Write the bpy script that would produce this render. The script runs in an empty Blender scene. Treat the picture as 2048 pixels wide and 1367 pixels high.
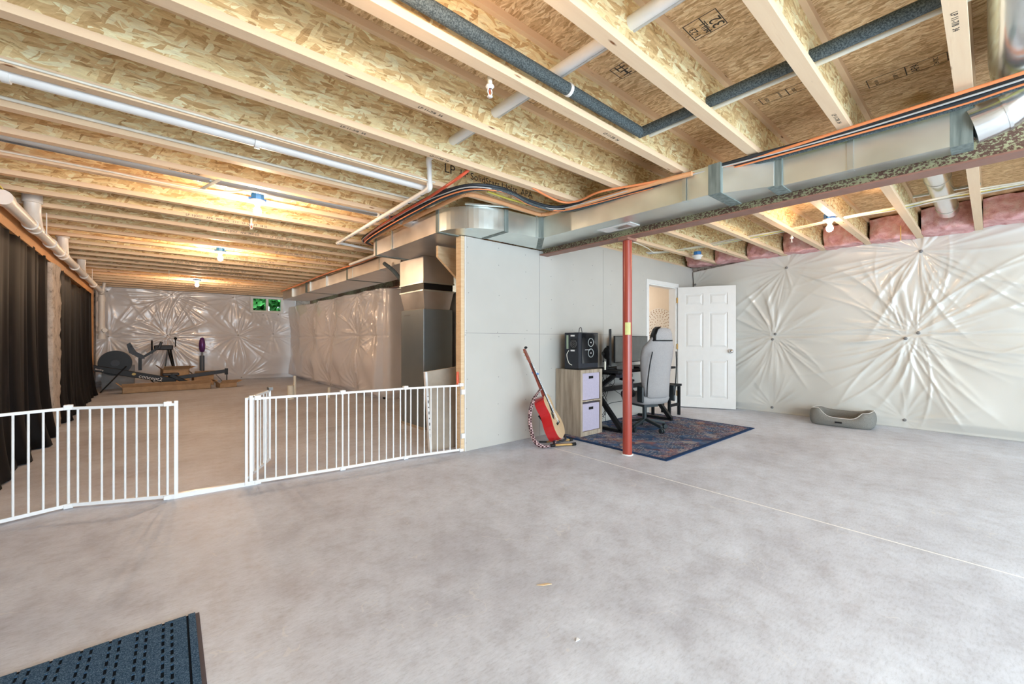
import bpy, math, random
import numpy as np
from math import sin, cos, pi, radians, atan2, hypot
from mathutils import Vector, Matrix, noise as mnoise
random.seed(7)
S = bpy.context.scene
COL = S.collection

# ------------------------------------------------------------------ camera, world, light, exposure
H = 1.12
YAW = 0.7150
cd = bpy.data.cameras.new('camera'); cam = bpy.data.objects.new('camera', cd); COL.objects.link(cam)
cam.location = (0, 0, H); cam.rotation_euler = (pi/2, 0, -YAW)
cd.sensor_width = 36; cd.lens = 832/2048*36; cd.shift_y = -4/2048; cd.clip_start = .02
S.camera = cam
W = bpy.data.worlds.new('sky'); S.world = W; W.use_nodes = True
W.node_tree.nodes['Background'].inputs[0].default_value = (0.74, 0.89, 1.0, 1)
W.node_tree.nodes['Background'].inputs[1].default_value = 4.2
def area(name, loc, rot, sx, sy, power, col):
    l = bpy.data.lights.new(name, 'AREA'); l.shape = 'RECTANGLE'; l.size = sx; l.size_y = sy
    l.energy = power; l.color = col
    o = bpy.data.objects.new(name, l); COL.objects.link(o); o.location = loc; o.rotation_euler = rot
    return o
# daylight entering through the wide patio opening behind the camera
area('patio_daylight', (.9, -3.2, 1.35), (radians(100), 0, 0), 3.4, 2.1, 150, (0.74, 0.88, 1.0))
S.view_settings.view_transform = 'Standard'; S.view_settings.look = 'None'
S.view_settings.gamma = 1; S.view_settings.use_curve_mapping = False
S.view_settings.exposure = 0.30
S.cycles.use_denoising = True
S.cycles.max_bounces = 10; S.cycles.diffuse_bounces = 5; S.cycles.glossy_bounces = 4
S.cycles.sample_clamp_indirect = 6
S.cycles.use_adaptive_sampling = True; S.cycles.adaptive_threshold = .02
BULB = 860.0

# ------------------------------------------------------------------ helpers
class MB:
    def __init__(s): s.v = []; s.f = []; s.sm = []
    def add(s, vs, fs, smooth=False):
        n = len(s.v); s.v += [tuple(v) for v in vs]; s.f += [tuple(i+n for i in f) for f in fs]; s.sm += [smooth]*len(fs)
        return s
    def box(s, x0, x1, y0, y1, z0, z1):
        v = [(x, y, z) for x in (x0, x1) for y in (y0, y1) for z in (z0, z1)]
        return s.add(v, [(0,1,3,2),(4,6,7,5),(0,4,5,1),(2,3,7,6),(0,2,6,4),(1,5,7,3)])
    def cbox(s, c, d, R=None):
        v = [Vector((x*d[0]/2, y*d[1]/2, z*d[2]/2)) for x in (-1,1) for y in (-1,1) for z in (-1,1)]
        if R is not None: v = [R @ p for p in v]
        v = [p+Vector(c) for p in v]
        return s.add(v, [(0,1,3,2),(4,6,7,5),(0,4,5,1),(2,3,7,6),(0,2,6,4),(1,5,7,3)])
    def bar(s, a, b, w, h, up=(0,0,1)):
        a, b = Vector(a), Vector(b); t = (b-a).normalized(); u = Vector(up)
        if abs(t.dot(u)) > .98: u = Vector((1,0,0))
        r = t.cross(u).normalized(); u = r.cross(t)
        v = [p+r*sx*w/2+u*sy*h/2 for p in (a, b) for sx, sy in ((-1,-1),(1,-1),(1,1),(-1,1))]
        return s.add(v, [(3,2,1,0),(4,5,6,7),(0,1,5,4),(1,2,6,5),(2,3,7,6),(3,0,4,7)])
    def tube(s, pts, r, n=10, caps=True, rs=None, flat=1.0):
        pts = [Vector(p) for p in pts]; ts = []
        for i in range(len(pts)):
            a = pts[max(i-1, 0)]; b = pts[min(i+1, len(pts)-1)]; ts.append((b-a).normalized())
        u = Vector((0,0,1))
        if abs(ts[0].dot(u)) > .95: u = Vector((1,0,0))
        vs = []; fs = []
        for i, p in enumerate(pts):
            t = ts[i]; u = (u - t*u.dot(t))
            if u.length < 1e-4: u = t.orthogonal()
            u.normalize(); w = t.cross(u); rr = rs[i] if rs else r
            for k in range(n):
                a = 2*pi*k/n; vs.append(p + u*cos(a)*rr*flat + w*sin(a)*rr)
        for i in range(len(pts)-1):
            for k in range(n):
                k2 = (k+1) % n; fs.append((i*n+k, i*n+k2, (i+1)*n+k2, (i+1)*n+k))
        s.add(vs, fs, True)
        if caps:
            m = len(pts)-1
            s.add(vs[:n], [tuple(range(n-1, -1, -1))]); s.add(vs[m*n:], [tuple(range(n))])
        return s
    def lathe(s, prof, c=(0,0,0), n=20, R=None):
        c = Vector(c); vs = []; fs = []
        for r, z in prof:
            for k in range(n):
                a = 2*pi*k/n; p = Vector((r*cos(a), r*sin(a), z))
                if R is not None: p = R @ p
                vs.append(p+c)
        for i in range(len(prof)-1):
            for k in range(n):
                k2 = (k+1) % n; fs.append((i*n+k, i*n+k2, (i+1)*n+k2, (i+1)*n+k))
        return s.add(vs, fs, True)
    def prism(s, poly, z0, z1, M=None, smooth=False):
        n = len(poly); v = [Vector((x, y, z0)) for x, y in poly]+[Vector((x, y, z1)) for x, y in poly]
        if M is not None: v = [M @ p for p in v]
        s.add(v, [tuple(range(n-1, -1, -1)), tuple(range(n, 2*n))])
        return s.add(v, [(i, (i+1) % n, (i+1) % n+n, i+n) for i in range(n)], smooth)
    def grid(s, P, smooth=True, flip=False):
        nu, nv = len(P), len(P[0]); vs = [p for row in P for p in row]
        fs = [(i*nv+j, (i+1)*nv+j, (i+1)*nv+j+1, i*nv+j+1) for i in range(nu-1) for j in range(nv-1)]
        if flip: fs = [f[::-1] for f in fs]
        return s.add(vs, fs, smooth)
    def sphere(s, c, r, n=16, m=10, sc=(1,1,1)):
        return s.lathe([(max(r*sin(pi*i/m), 1e-4)*1, -r*cos(pi*i/m)) for i in range(m+1)], c, n,
                       Matrix.Diagonal(Vector(sc)))
    def build(s, name, m, parent=None, bevel=0, solid=0, subs=0, loc=None):
        me = bpy.data.meshes.new(name)
        me.from_pydata(s.v, [], s.f); me.materials.append(m)
        me.polygons.foreach_set('use_smooth', s.sm); me.update()
        o = bpy.data.objects.new(name, me); COL.objects.link(o)
        if parent: o.parent = parent
        if loc is not None: o.location = loc
        if solid:
            md = o.modifiers.new('solid', 'SOLIDIFY'); md.thickness = solid; md.offset = 0
        if bevel:
            md = o.modifiers.new('bevel', 'BEVEL'); md.width = bevel; md.segments = 2; md.limit_method = 'ANGLE'; md.angle_limit = radians(40)
        if subs:
            md = o.modifiers.new('sub', 'SUBSURF'); md.levels = md.render_levels = subs
        return o

def tag(o, label=None, cat=None, group=None, kind=None):
    if label: o['label'] = label
    if cat: o['category'] = cat
    if group: o['group'] = group
    if kind: o['kind'] = kind
    return o
def thing(name, label, cat, loc=(0,0,0), rz=0, group=None):
    o = bpy.data.objects.new(name, None); COL.objects.link(o); o.location = loc; o.rotation_euler = (0,0,rz)
    o.empty_display_size = .1
    return tag(o, label, cat, group)
def struct(o): o['kind'] = 'structure'; return o
def dup(root, loc, rz=0, label=None):
    r = root.copy(); COL.objects.link(r); r.location = loc; r.rotation_euler = (0,0,rz)
    if label: r['label'] = label
    for ch in list(root.children):
        c = ch.copy(); COL.objects.link(c); c.parent = r
        for g in list(ch.children):
            d = g.copy(); COL.objects.link(d); d.parent = c
    return r
def smooth(pts, k=6):
    P = [Vector(p) for p in pts]; P = [P[0]*2-P[1]]+P+[P[-1]*2-P[-2]]; out = []
    for i in range(1, len(P)-2):
        for j in range(k):
            t = j/k; a, b, c, d = P[i-1:i+3]
            out.append(.5*((2*b)+(c-a)*t+(2*a-5*b+4*c-d)*t*t+(3*b-a-3*c+d)*t**3))
    out.append(P[-2]); return out
def text(s, name, m, parent, size, M, ext=.0008, align='LEFT'):
    c = bpy.data.curves.new(name, 'FONT'); c.body = s; c.size = size; c.extrude = ext; c.align_x = align; c.align_y = 'CENTER'
    c.resolution_u = 3
    c.materials.append(m); tmp = bpy.data.objects.new(name, c); me = bpy.data.meshes.new_from_object(tmp); bpy.data.objects.remove(tmp)
    if not me.materials: me.materials.append(m)
    o = bpy.data.objects.new(name, me); COL.objects.link(o)
    if parent: o.parent = parent
    o.matrix_local = M; return o
def frame(loc, x, y):
    x = Vector(x).normalized(); y = Vector(y); y = (y-x*y.dot(x)).normalized(); z = x.cross(y)
    M = Matrix((x, y, z)).transposed().to_4x4(); M.translation = Vector(loc); return M

# ------------------------------------------------------------------ materials
class NT:
    def __init__(s, name, rough=.6, metal=0, spec=.5):
        s.m = bpy.data.materials.new(name); s.m.use_nodes = True; s.t = s.m.node_tree
        s.b = s.t.nodes['Principled BSDF']; s.b.inputs['Roughness'].default_value = rough
        s.b.inputs['Metallic'].default_value = metal; s.b.inputs['Specular IOR Level'].default_value = spec
    def n(s, typ, **k):
        o = s.t.nodes.new(typ)
        for a, v in k.items():
            if a.startswith('_'): setattr(o, a[1:], v)
            else:
                try: o.inputs[a.replace('__', ' ')].default_value = v
                except Exception: pass
        return o
    def l(s, a, b): s.t.links.new(a, b)
    def coord(s, rand=False, scale=(1,1,1), rot=(0,0,0), kind='Object'):
        c = s.n('ShaderNodeTexCoord'); out = c.outputs[kind]
        if rand:
            oi = s.n('ShaderNodeObjectInfo'); mu = s.n('ShaderNodeMath', _operation='MULTIPLY'); mu.inputs[1].default_value = 50
            s.l(oi.outputs['Random'], mu.inputs[0]); va = s.n('ShaderNodeVectorMath', _operation='ADD')
            s.l(out, va.inputs[0]); s.l(mu.outputs[0], va.inputs[1]); out = va.outputs[0]
        mp = s.n('ShaderNodeMapping'); mp.inputs['Scale'].default_value = scale; mp.inputs['Rotation'].default_value = rot
        s.l(out, mp.inputs[0]); return mp.outputs[0]
    def noise(s, co, scale=5, detail=4, rough=.6):
        t = s.n('ShaderNodeTexNoise', Scale=scale, Detail=detail, Roughness=rough); s.l(co, t.inputs['Vector']); return t.outputs[0]
    def ramp(s, fac, stops, interp='LINEAR'):
        r = s.n('ShaderNodeValToRGB'); r.color_ramp.interpolation = interp; e = r.color_ramp.elements
        while len(e) < len(stops): e.new(.5)
        for i, (p, c) in enumerate(stops): e[i].position = p; e[i].color = (*c, 1)
        s.l(fac, r.inputs[0]); return r.outputs[0]
    def mix(s, f, a, b, typ='MIX'):
        m = s.n('ShaderNodeMix', _data_type='RGBA', _blend_type=typ)
        for i, v in ((0, f), (6, a), (7, b)):
            if isinstance(v, (int, float)): m.inputs[i].default_value = v
            elif isinstance(v, tuple): m.inputs[i].default_value = (*v, 1)
            else: s.l(v, m.inputs[i])
        return m.outputs[2]
    def math(s, op, a, b=0.0):
        m = s.n('ShaderNodeMath', _operation=op)
        for i, v in ((0, a), (1, b)):
            if isinstance(v, (int, float)): m.inputs[i].default_value = v
            else: s.l(v, m.inputs[i])
        return m.outputs[0]
    def bump(s, h, strength=.3, dist=.01):
        b = s.n('ShaderNodeBump', Strength=strength, Distance=dist); s.l(h, b.inputs['Height']); s.l(b.outputs[0], s.b.inputs['Normal'])
    def col(s, c):
        if isinstance(c, tuple): s.b.inputs['Base Color'].default_value = (*c, 1)
        else: s.l(c, s.b.inputs['Base Color'])
        return s.m

def flat(name, c, rough=.6, metal=0, spec=.5, var=.12, vs=9):
    n = NT(name, rough, metal, spec); co = n.coord()
    f = n.noise(co, vs, 3)
    d = tuple(x*(1-var) for x in c); u = tuple(min(1, x*(1+var)) for x in c)
    return n.col(n.ramp(f, [(.3, d), (.7, u)]))

def osb(name, ax, sizes, cols, angs, amp=1.0):
    """pressed strand board; ax = rotation that brings the sheet into XY"""
    n = NT(name, .75, 0, .3)
    base = n.coord(rand=True, rot=ax)
    warp = n.n('ShaderNodeTexNoise', Scale=9, Detail=3); n.l(base, warp.inputs['Vector'])
    wv = n.n('ShaderNodeVectorMath', _operation='MULTIPLY_ADD'); n.l(warp.outputs['Color'], wv.inputs[0])
    wv.inputs[1].default_value = (.05, .05, 0); n.l(base, wv.inputs[2]); wc = wv.outputs[0]
    out = None
    for i, (ang, (sx, sy)) in enumerate(zip(angs, sizes)):
        mp = n.n('ShaderNodeMapping'); mp.inputs['Rotation'].default_value = (0, 0, radians(ang)); mp.inputs['Location'].default_value = (i*7.3, i*3.1, 0)
        n.l(wc, mp.inputs[0])
        m2 = n.n('ShaderNodeMapping'); m2.inputs['Scale'].default_value = (sx, sy, 3); n.l(mp.outputs[0], m2.inputs[0])
        v = n.n('ShaderNodeTexVoronoi', Scale=1.0, Randomness=1.0); v.feature = 'F1'; n.l(m2.outputs[0], v.inputs['Vector'])
        sp = n.n('ShaderNodeSeparateColor'); n.l(v.outputs['Color'], sp.inputs[0])
        st = n.n('ShaderNodeMapping'); st.inputs['Scale'].default_value = (sx*.6, sy*5, 3); n.l(mp.outputs[0], st.inputs[0])
        fib = n.noise(st.outputs[0], 1.0, 3, .65)
        c = n.ramp(n.math('ADD', n.math('MULTIPLY', sp.outputs[0], .74), n.math('MULTIPLY', fib, .32)), cols)
        if out is None: out = c
        else:
            msk = n.math('GREATER_THAN', sp.outputs[1], .55)
            out = n.mix(msk, out, c)
    gp = n.n('ShaderNodeMapping'); gp.inputs['Rotation'].default_value = (0, 0, radians(angs[0]*.5)); gp.inputs['Scale'].default_value = (sizes[1][0]*1.6, sizes[1][1]*1.6, 3); n.l(wc, gp.inputs[0])
    gn = n.noise(gp.outputs[0], 1.0, 5, .75)
    out = n.mix(1.0, out, n.ramp(gn, [(.30, (.50, .38, .26)), (.41, (.95, .92, .86)), (.60, (1.12, 1.12, 1.10))]), 'MULTIPLY')
    n.bump(gn, .25)
    return n.col(out)
G = [(.03, (.30, .16, .07)), (.2, (.60, .41, .20)), (.42, (.78, .60, .32)), (.68, (.86, .74, .44)), (.95, (.93, .91, .65))]
M = {}
M['osb_web'] = osb('osb_web', (pi/2, 0, 0), [(4, 20), (6, 32), (9, 48), (14, 70)], G, [38, -30, 62, 5])
G2 = [(.05, (.42, .25, .12)), (.3, (.62, .42, .23)), (.55, (.76, .55, .33)), (.8, (.88, .69, .45)), (.97, (.94, .81, .60))]
M['osb_floor'] = osb('osb_floor', (0, 0, 0), [(50, 11), (72, 17), (60, 20), (95, 26)], G2, [3, -12, 14, -4])

def wood(name, a, b, dark, scale=(2, 30, 30)):
    n = NT(name, .6, 0, .35); co = n.coord(rand=True, scale=scale)
    f = n.noise(co, 1.0, 5, .6); c = n.ramp(f, [(.3, a), (.6, b), (.85, dark)])
    kn = n.n('ShaderNodeTexVoronoi', Scale=1.0); n.l(n.coord(rand=True, scale=(3.2, 16, 16)), kn.inputs['Vector'])
    k = n.ramp(kn.outputs['Distance'], [(.04, (.25, .12, .05)), (.11, (1, 1, 1))])
    return n.col(n.mix(1.0, c, k, 'MULTIPLY'))
M['pine'] = wood('pine', (.80, .59, .39), (.84, .64, .43), (.70, .46, .28))
M['pine2'] = wood('pine_light', (.80, .62, .40), (.70, .50, .30), (.58, .38, .2), (6, 6, 40))
M['lvl'] = wood('lvl', (.62, .33, .14), (.55, .27, .10), (.40, .18, .07), (30, 1.5, 12))

# concrete floor
n = NT('concrete', .55, 0, .4); co = n.coord()
a = n.noise(co, .9, 6, .65); b = n.noise(co, 7, 8, .72); c2 = n.noise(n.coord(scale=(1, 3.5, 1), rot=(0, 0, .6)), 28, 6, .8)
base = n.ramp(a, [(.32, (.47, .49, .56)), (.46, (.575, .61, .69)), (.55, (.625, .67, .76)), (.68, (.69, .75, .85))])
base = n.mix(.8, base, n.ramp(b, [(.28, (.70, .67, .66)), (.5, (.95, .95, .95)), (.7, (1.1, 1.1, 1.1))]), 'MULTIPLY')
base = n.mix(.75, base, n.ramp(c2, [(.32, (.72, .72, .72)), (.5, (1, 1, 1)), (.75, (1.1, 1.1, 1.1))]), 'MULTIPLY')
# scratches
sv = n.n('ShaderNodeTexVoronoi', Scale=1.0); sv.feature = 'DISTANCE_TO_EDGE'
wn = n.n('ShaderNodeTexNoise', Scale=2.2, Detail=4); n.l(co, wn.inputs['Vector'])
wm = n.n('ShaderNodeVectorMath', _operation='MULTIPLY_ADD'); n.l(wn.outputs['Color'], wm.inputs[0]); wm.inputs[1].default_value = (1.6, 1.6, 0); n.l(co, wm.inputs[2]); n.l(wm.outputs[0], sv.inputs['Vector'])
scr = n.math('MULTIPLY', n.math('LESS_THAN', sv.outputs['Distance'], .004), n.math('GREATER_THAN', n.noise(co, 3.1, 2), .56))
base = n.mix(n.math('MULTIPLY', scr, .35), base, (.72, .72, .72))
sx = n.n('ShaderNodeSeparateXYZ'); n.l(co, sx.inputs[0])
def line(sock, at, w): return n.math('LESS_THAN', n.math('ABSOLUTE', n.math('SUBTRACT', sock, at)), w)
# white saw-cut running down the room, bending slightly, and dark cuts across
jx = n.math('ADD', sx.outputs[0], n.math('MULTIPLY', sx.outputs[1], -.017))
m1 = n.math('MULTIPLY', line(jx, 3.109, .0055), n.math('LESS_THAN', sx.outputs[1], 3.35))
base = n.mix(m1, base, (.93, .93, .93))
m2 = n.math('MULTIPLY', line(sx.outputs[1], 7.34, .004), n.math('LESS_THAN', sx.outputs[0], 3.2))
base = n.mix(n.math('MULTIPLY', m2, .6), base, (.22, .18, .16))
n.bump(b, .12, .01)
n.l(n.ramp(b, [(.3, (.42,)*3), (.7, (.62,)*3)]), n.b.inputs['Roughness'])
M['concrete'] = n.col(base)

n = NT('rough_concrete', .85, 0, .3); co = n.coord()
f = n.noise(co, 7, 8, .75); M['pier'] = n.col(n.ramp(f, [(.35, (.16, .14, .12)), (.45, (.42, .37, .32)), (.7, (.62, .56, .5))])); n.bump(f, .8, .03)

def metal(name, c, rough=.33, var=.1, sc=3):
    n = NT(name, rough, .88, .5); co = n.coord()
    f = n.noise(co, sc, 3, .5); g = n.n('ShaderNodeTexVoronoi', Scale=55.0); n.l(co, g.inputs['Vector'])
    base = n.ramp(f, [(.3, tuple(x*(1-var) for x in c)), (.7, tuple(min(1, x*(1+var)) for x in c))])
    n.l(n.ramp(f, [(.3, (rough-.05,)*3), (.7, (rough+.08,)*3)]), n.b.inputs['Roughness'])
    n.bump(n.noise(co, 5, 2), .12, .02)
    return n.col(base)
M['galv'] = metal('galvanised', (.74, .80, .765))  # green tint in the base colour stands in for reflected outdoor greenery
M['galv2'] = metal('galvanised_dull', (.66, .64, .62), .36)
M['silver'] = metal('silver_duct', (.80, .82, .82), .16, .05)
M['strap_metal'] = metal('strap_metal', (.66, .74, .74), .3)
n = NT('mastic', .8, 0, .3); f = n.noise(n.coord(scale=(30, 30, 3)), 1, 4); M['mastic'] = n.col(n.ramp(f, [(.3, (.13, .16, .15)), (.7, (.28, .33, .305))]))

n = NT('beam_speckle', .6, .1, .4); co = n.coord(); f = n.noise(co, 1.1, 3); g = n.noise(n.coord(scale=(1, 1, 1.6)), 58, 4, .7)
mm = n.math('GREATER_THAN', n.math('ADD', g, n.math('MULTIPLY', n.math('SUBTRACT', f, .5), .6)), .515)
M['beam'] = n.col(n.mix(mm, (.17, .095, .07), (.50, .50, .30)))  # brown with yellow-green speckle from thresholded noise
M['beam_flange'] = flat('beam_flange', (.30, .15, .11), .5, .1)
n = NT('red_paint', .28, 0, .6); f = n.noise(n.coord(scale=(6, 6, .8)), 1.5, 4, .6); M['red_paint'] = n.col(n.ramp(f, [(.3, (.30, .035, .022)), (.75, (.42, .075, .045))]))

def foil(name, c):
    n = NT(name, .3, .0, .7); co = n.coord()
    n.b.inputs['Coat Weight'].default_value = .5; n.b.inputs['Coat Roughness'].default_value = .12
    n.b.inputs['Sheen Weight'].default_value = 0
    w = n.n('ShaderNodeTexWave', Scale=70.0, Distortion=.6); n.l(n.coord(rot=(0, radians(45), radians(45))), w.inputs['Vector'])
    w2 = n.n('ShaderNodeTexWave', Scale=70.0, Distortion=.6); n.l(n.coord(rot=(0, radians(-45), radians(-45))), w2.inputs['Vector'])
    n.bump(n.math('MULTIPLY', w.outputs['Fac'], w2.outputs['Fac']), .10, .002)
    f = n.noise(co, 1.2, 3)
    return n.col(n.ramp(f, [(.3, tuple(x*.95 for x in c)), (.7, c)]))
M['foil'] = foil('white_foil', (.71, .71, .665))
M['foil2'] = foil('white_foil_far', (.72, .70, .70))
M['foil3'] = foil('white_foil_wrap', (.86, .86, .90))
M['drywall'] = flat('drywall', (.54, .525, .485), .9, 0, .2, .03, 2)
M['drywall_edge'] = flat('drywall_edge', (.9, .9, .9), .8, 0, .2, .02)
M['seam'] = flat('seam', (.33, .32, .31), .9)
M['white'] = flat('white_paint', (.82, .82, .80), .35, 0, .5, .02)
M['gate_white'] = flat('gate_white', (.88, .90, .91), .25, 0, .5, .02)
M['hall'] = flat('hall_paint', (.80, .74, .66), .8, 0, .2, .02)
M['pvc'] = flat('pvc', (.86, .87, .86), .3, 0, .5, .03)
M['pvc_beige'] = flat('pvc_white_drain', (.80, .77, .72), .35, 0, .5, .03)
M['cpvc'] = flat('cpvc', (.80, .78, .66), .4, 0, .5, .04)
n = NT('foam', .85, 0, .3); f = n.noise(n.coord(), 160, 2); M['foam'] = n.col(n.ramp(f, [(.4, (.045, .06, .065)), (.62, (.13, .16, .165))])); n.bump(f, .3, .003)
M['black'] = flat('black_plastic', (.009, .0095, .011), .4, 0, .3)
M['blackmatte'] = flat('black_matte', (.014, .015, .017), .75, 0, .2)
M['cableblack'] = flat('cable_black', (.025, .032, .04), .5)
M['orange'] = flat('orange_tube', (.86, .29, .11), .45, 0, .5, .05)
M['redtube'] = flat('red_tube', (.80, .13, .06), .4, 0, .5, .05)
n = NT('corrugated_orange', .5); wv = n.n('ShaderNodeTexWave', Scale=40.0); n.l(n.coord(), wv.inputs['Vector']); M['smurf'] = n.col((.86, .44, .21)); n.bump(wv.outputs['Fac'], .5, .004)
M['yellow'] = flat('yellow_cable', (.72, .66, .10), .45)
M['nmwhite'] = flat('white_cable', (.78, .76, .66), .45)
M['greycable'] = flat('grey_cable', (.55, .56, .55), .45)
M['blue'] = flat('blue_plastic', (.03, .20, .55), .45, 0, .5, .08)
M['porcelain'] = flat('porcelain', (.85, .85, .83), .3)
n = NT('bulb'); n.b.inputs['Emission Color'].default_value = (1, .70, .46, 1); n.b.inputs['Emission Strength'].default_value = BULB; M['bulb'] = n.col((1, .9, .7))
n = NT('bulb_mid'); n.b.inputs['Emission Color'].default_value = (1, .66, .40, 1); n.b.inputs['Emission Strength'].default_value = BULB*.42; M['bulb_mid'] = n.col((1, .9, .7))
n = NT('bulb_dim'); n.b.inputs['Emission Color'].default_value = (1, .70, .46, 1); n.b.inputs['Emission Strength'].default_value = BULB*.24; M['bulb_dim'] = n.col((1, .9, .7))
n = NT('pink_fibre', .95, 0, .1); f = n.noise(n.coord(), 9, 8, .7); M['pink'] = n.col(n.ramp(f, [(.3, (.60, .25, .25)), (.5, (.84, .48, .47)), (.7, (.92, .68, .66))])); n.bump(f, .8, .03)
n = NT('curtain', .6, 0, .18); f = n.noise(n.coord(scale=(1, 1, .15)), 14, 4); M['curtain'] = n.col(n.ramp(f, [(.3, (.003, .0026, .003)), (.6, (.007, .006, .0065)), (.8, (.022, .017, .016))])); 
M['cabinet_grey'] = flat('furnace_grey', (.20, .235, .25), .35, .35, .5, .1, 1.5)
M['carton'] = flat('cardboard', (.50, .33, .19), .85)
M['board_brown'] = flat('panel_board', (.44, .38, .31), .8, 0, .3, .08)
M['paper'] = flat('paper_white', (.82, .83, .84), .6)
M['ink'] = flat('ink', (.05, .045, .04), .8)
M['brass'] = flat('brass', (.60, .40, .16), .3, .8)
M['chrome'] = flat('chrome', (.75, .75, .74), .15, .9)
n = NT('oak_grey', .65, 0, .3); f = n.noise(n.coord(scale=(14, 14, 1.2)), 1.2, 6, .65); M['oak'] = n.col(n.ramp(f, [(.3, (.23, .18, .13)), (.5, (.42, .35, .27)), (.72, (.56, .48, .38))]))
M['lilac'] = flat('lilac_fabric', (.50, .46, .58), .9, 0, .2, .05, 60)
def fabric(name, a, b, sc=350):
    n = NT(name, .95, 0, .15); f = n.noise(n.coord(), sc, 2, .7); n.bump(f, .3, .002); return n.col(n.ramp(f, [(.35, a), (.65, b)]))
M['chairfab'] = fabric('chair_fabric', (.25, .245, .25), (.47, .455, .45))
M['bedfab'] = fabric('bed_fabric', (.17, .17, .155), (.29, .285, .265), 220)
M['bedin'] = fabric('bed_inner', (.20, .175, .155), (.30, .26, .235), 220)
M['piping'] = flat('piping', (.62, .60, .56), .8)
M['chairblue'] = flat('dark_teal_plastic', (.022, .032, .037), .35)
n = NT('spruce_top', .35); f = n.noise(n.coord(scale=(60, 60, 2)), 1, 3); M['spruce'] = n.col(n.ramp(f, [(.3, (.62, .43, .25)), (.7, (.74, .55, .34))]))
M['cherry'] = flat('cherry_red', (.50, .018, .022), .12, 0, .6, .15, 3)
M['mahog'] = flat('mahogany', (.24, .055, .035), .3)
M['glassdark'] = flat('tinted_glass', (.012, .013, .015), .06, 0, .8)
M['screen'] = flat('screen', (.10, .105, .10), .14, 0, .7)
M['purple'] = flat('purple_plastic', (.13, .04, .20), .2, .3)
M['greyplastic'] = flat('grey_plastic', (.22, .22, .22), .4)
M['graph'] = flat('graphite', (.022, .025, .034), .4, 0, .35)
M['leaf'] = flat('leaf', (.05, .25, .05), .6, 0, .3, .6, 6)

# rug
n = NT('rug_pile', .95, 0, .1); co = n.coord(); sp = n.n('ShaderNodeSeparateXYZ'); n.l(co, sp.inputs[0])
ax_ = n.math('ABSOLUTE', sp.outputs[0]); ay_ = n.math('ABSOLUTE', sp.outputs[1])
cmb = n.n('ShaderNodeCombineXYZ'); n.l(ax_, cmb.inputs[0]); n.l(ay_, cmb.inputs[1])
vv = n.n('ShaderNodeTexVoronoi', Scale=11.0); n.l(cmb.outputs[0], vv.inputs['Vector'])
f1 = n.noise(co, 3.2, 5, .7); f2 = n.noise(n.coord(scale=(9, 45, 1)), 2.0, 4, .8); f3 = n.noise(n.coord(), 120, 2)
b1 = n.ramp(f1, [(.34, (.04, .13, .32)), (.46, (.09, .16, .29)), (.53, (.17, .14, .21)), (.62, (.34, .15, .13)), (.75, (.14, .15, .21))])
vc = n.n('ShaderNodeSeparateColor'); n.l(vv.outputs['Color'], vc.inputs[0])
pt = n.ramp(vc.outputs[0], [(.0, (.015, .022, .045)), (.3, (.05, .12, .26)), (.5, (.30, .12, .09)), (.62, (.42, .34, .28)), (.68, (.05, .07, .12)), (.9, (.12, .14, .18))], 'CONSTANT')
bmix = n.mix(.5, b1, pt)
dd = n.math('ADD', n.math('MULTIPLY', ax_, .9), ay_)
ring = n.math('LESS_THAN', n.math('ABSOLUTE', n.math('SUBTRACT', dd, .78)), .03)
bmix = n.mix(n.math('MULTIPLY', ring, .18), bmix, (.50, .44, .38))
cen = n.math('LESS_THAN', dd, .72); bmix = n.mix(n.math('MULTIPLY', cen, .25), bmix, (.03, .05, .10))
wh = n.math('MULTIPLY', n.math('GREATER_THAN', f2, .56), n.math('GREATER_THAN', n.noise(co, 2, 2), .45))
bmix = n.mix(n.math('MULTIPLY', wh, .85), bmix, (.52, .50, .48))
edge = n.math('MAXIMUM', n.math('GREATER_THAN', ax_, 1.045), n.math('GREATER_THAN', ay_, .715)); bmix = n.mix(edge, bmix, (.02, .05, .13))
n.bump(f3, .5, .004); M['rug'] = n.col(bmix)
n = NT('mat_fibre', .9, 0, .2); f = n.noise(n.coord(), 260, 2, .8); n.bump(f, .6, .003); M['matf'] = n.col(n.ramp(f, [(.36, (.012, .040, .085)), (.5, (.035, .085, .150)), (.68, (.14, .22, .33))]))
M['rubber'] = flat('rubber_edge', (.07, .06, .075), .7)

# ------------------------------------------------------------------ room shell
XL, XR, YB, YF = -1.0, 7.27, 3.47, 14.1
ZJ, ZS = 2.39, 2.692
struct(MB().box(-6, 11, -5, 15, -.12, 0).build('floor', M['concrete']))
ceil = struct(MB().box(XL-.25, 9.5, -3.4, YF+.2, ZS, ZS+.02).build('ceiling', M['osb_floor']))
# long wall on the left, concrete with openings behind the curtains
struct(MB().box(XL-.31, XL-.06, -3.4, YF, 0, ZS).build('wall_left', M['pier']))
# far wall with the small window opening
WX0, WX1, WZ0, WZ1 = 2.20, 3.00, 1.955, 2.36
wf = MB(); wf.box(XL-.25, WX0, YF, YF+.2, 0, ZS); wf.box(WX1, 9, YF, YF+.2, 0, ZS); wf.box(WX0, WX1, YF, YF+.2, 0, WZ0); wf.box(WX0, WX1, YF, YF+.2, WZ1, ZS)
struct(wf.build('wall_far', M['pier']))
struct(MB().box(XR+.02, XR+.25, -3.4, 8.5, 0, ZS).build('wall_right', M['pier']))
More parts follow.
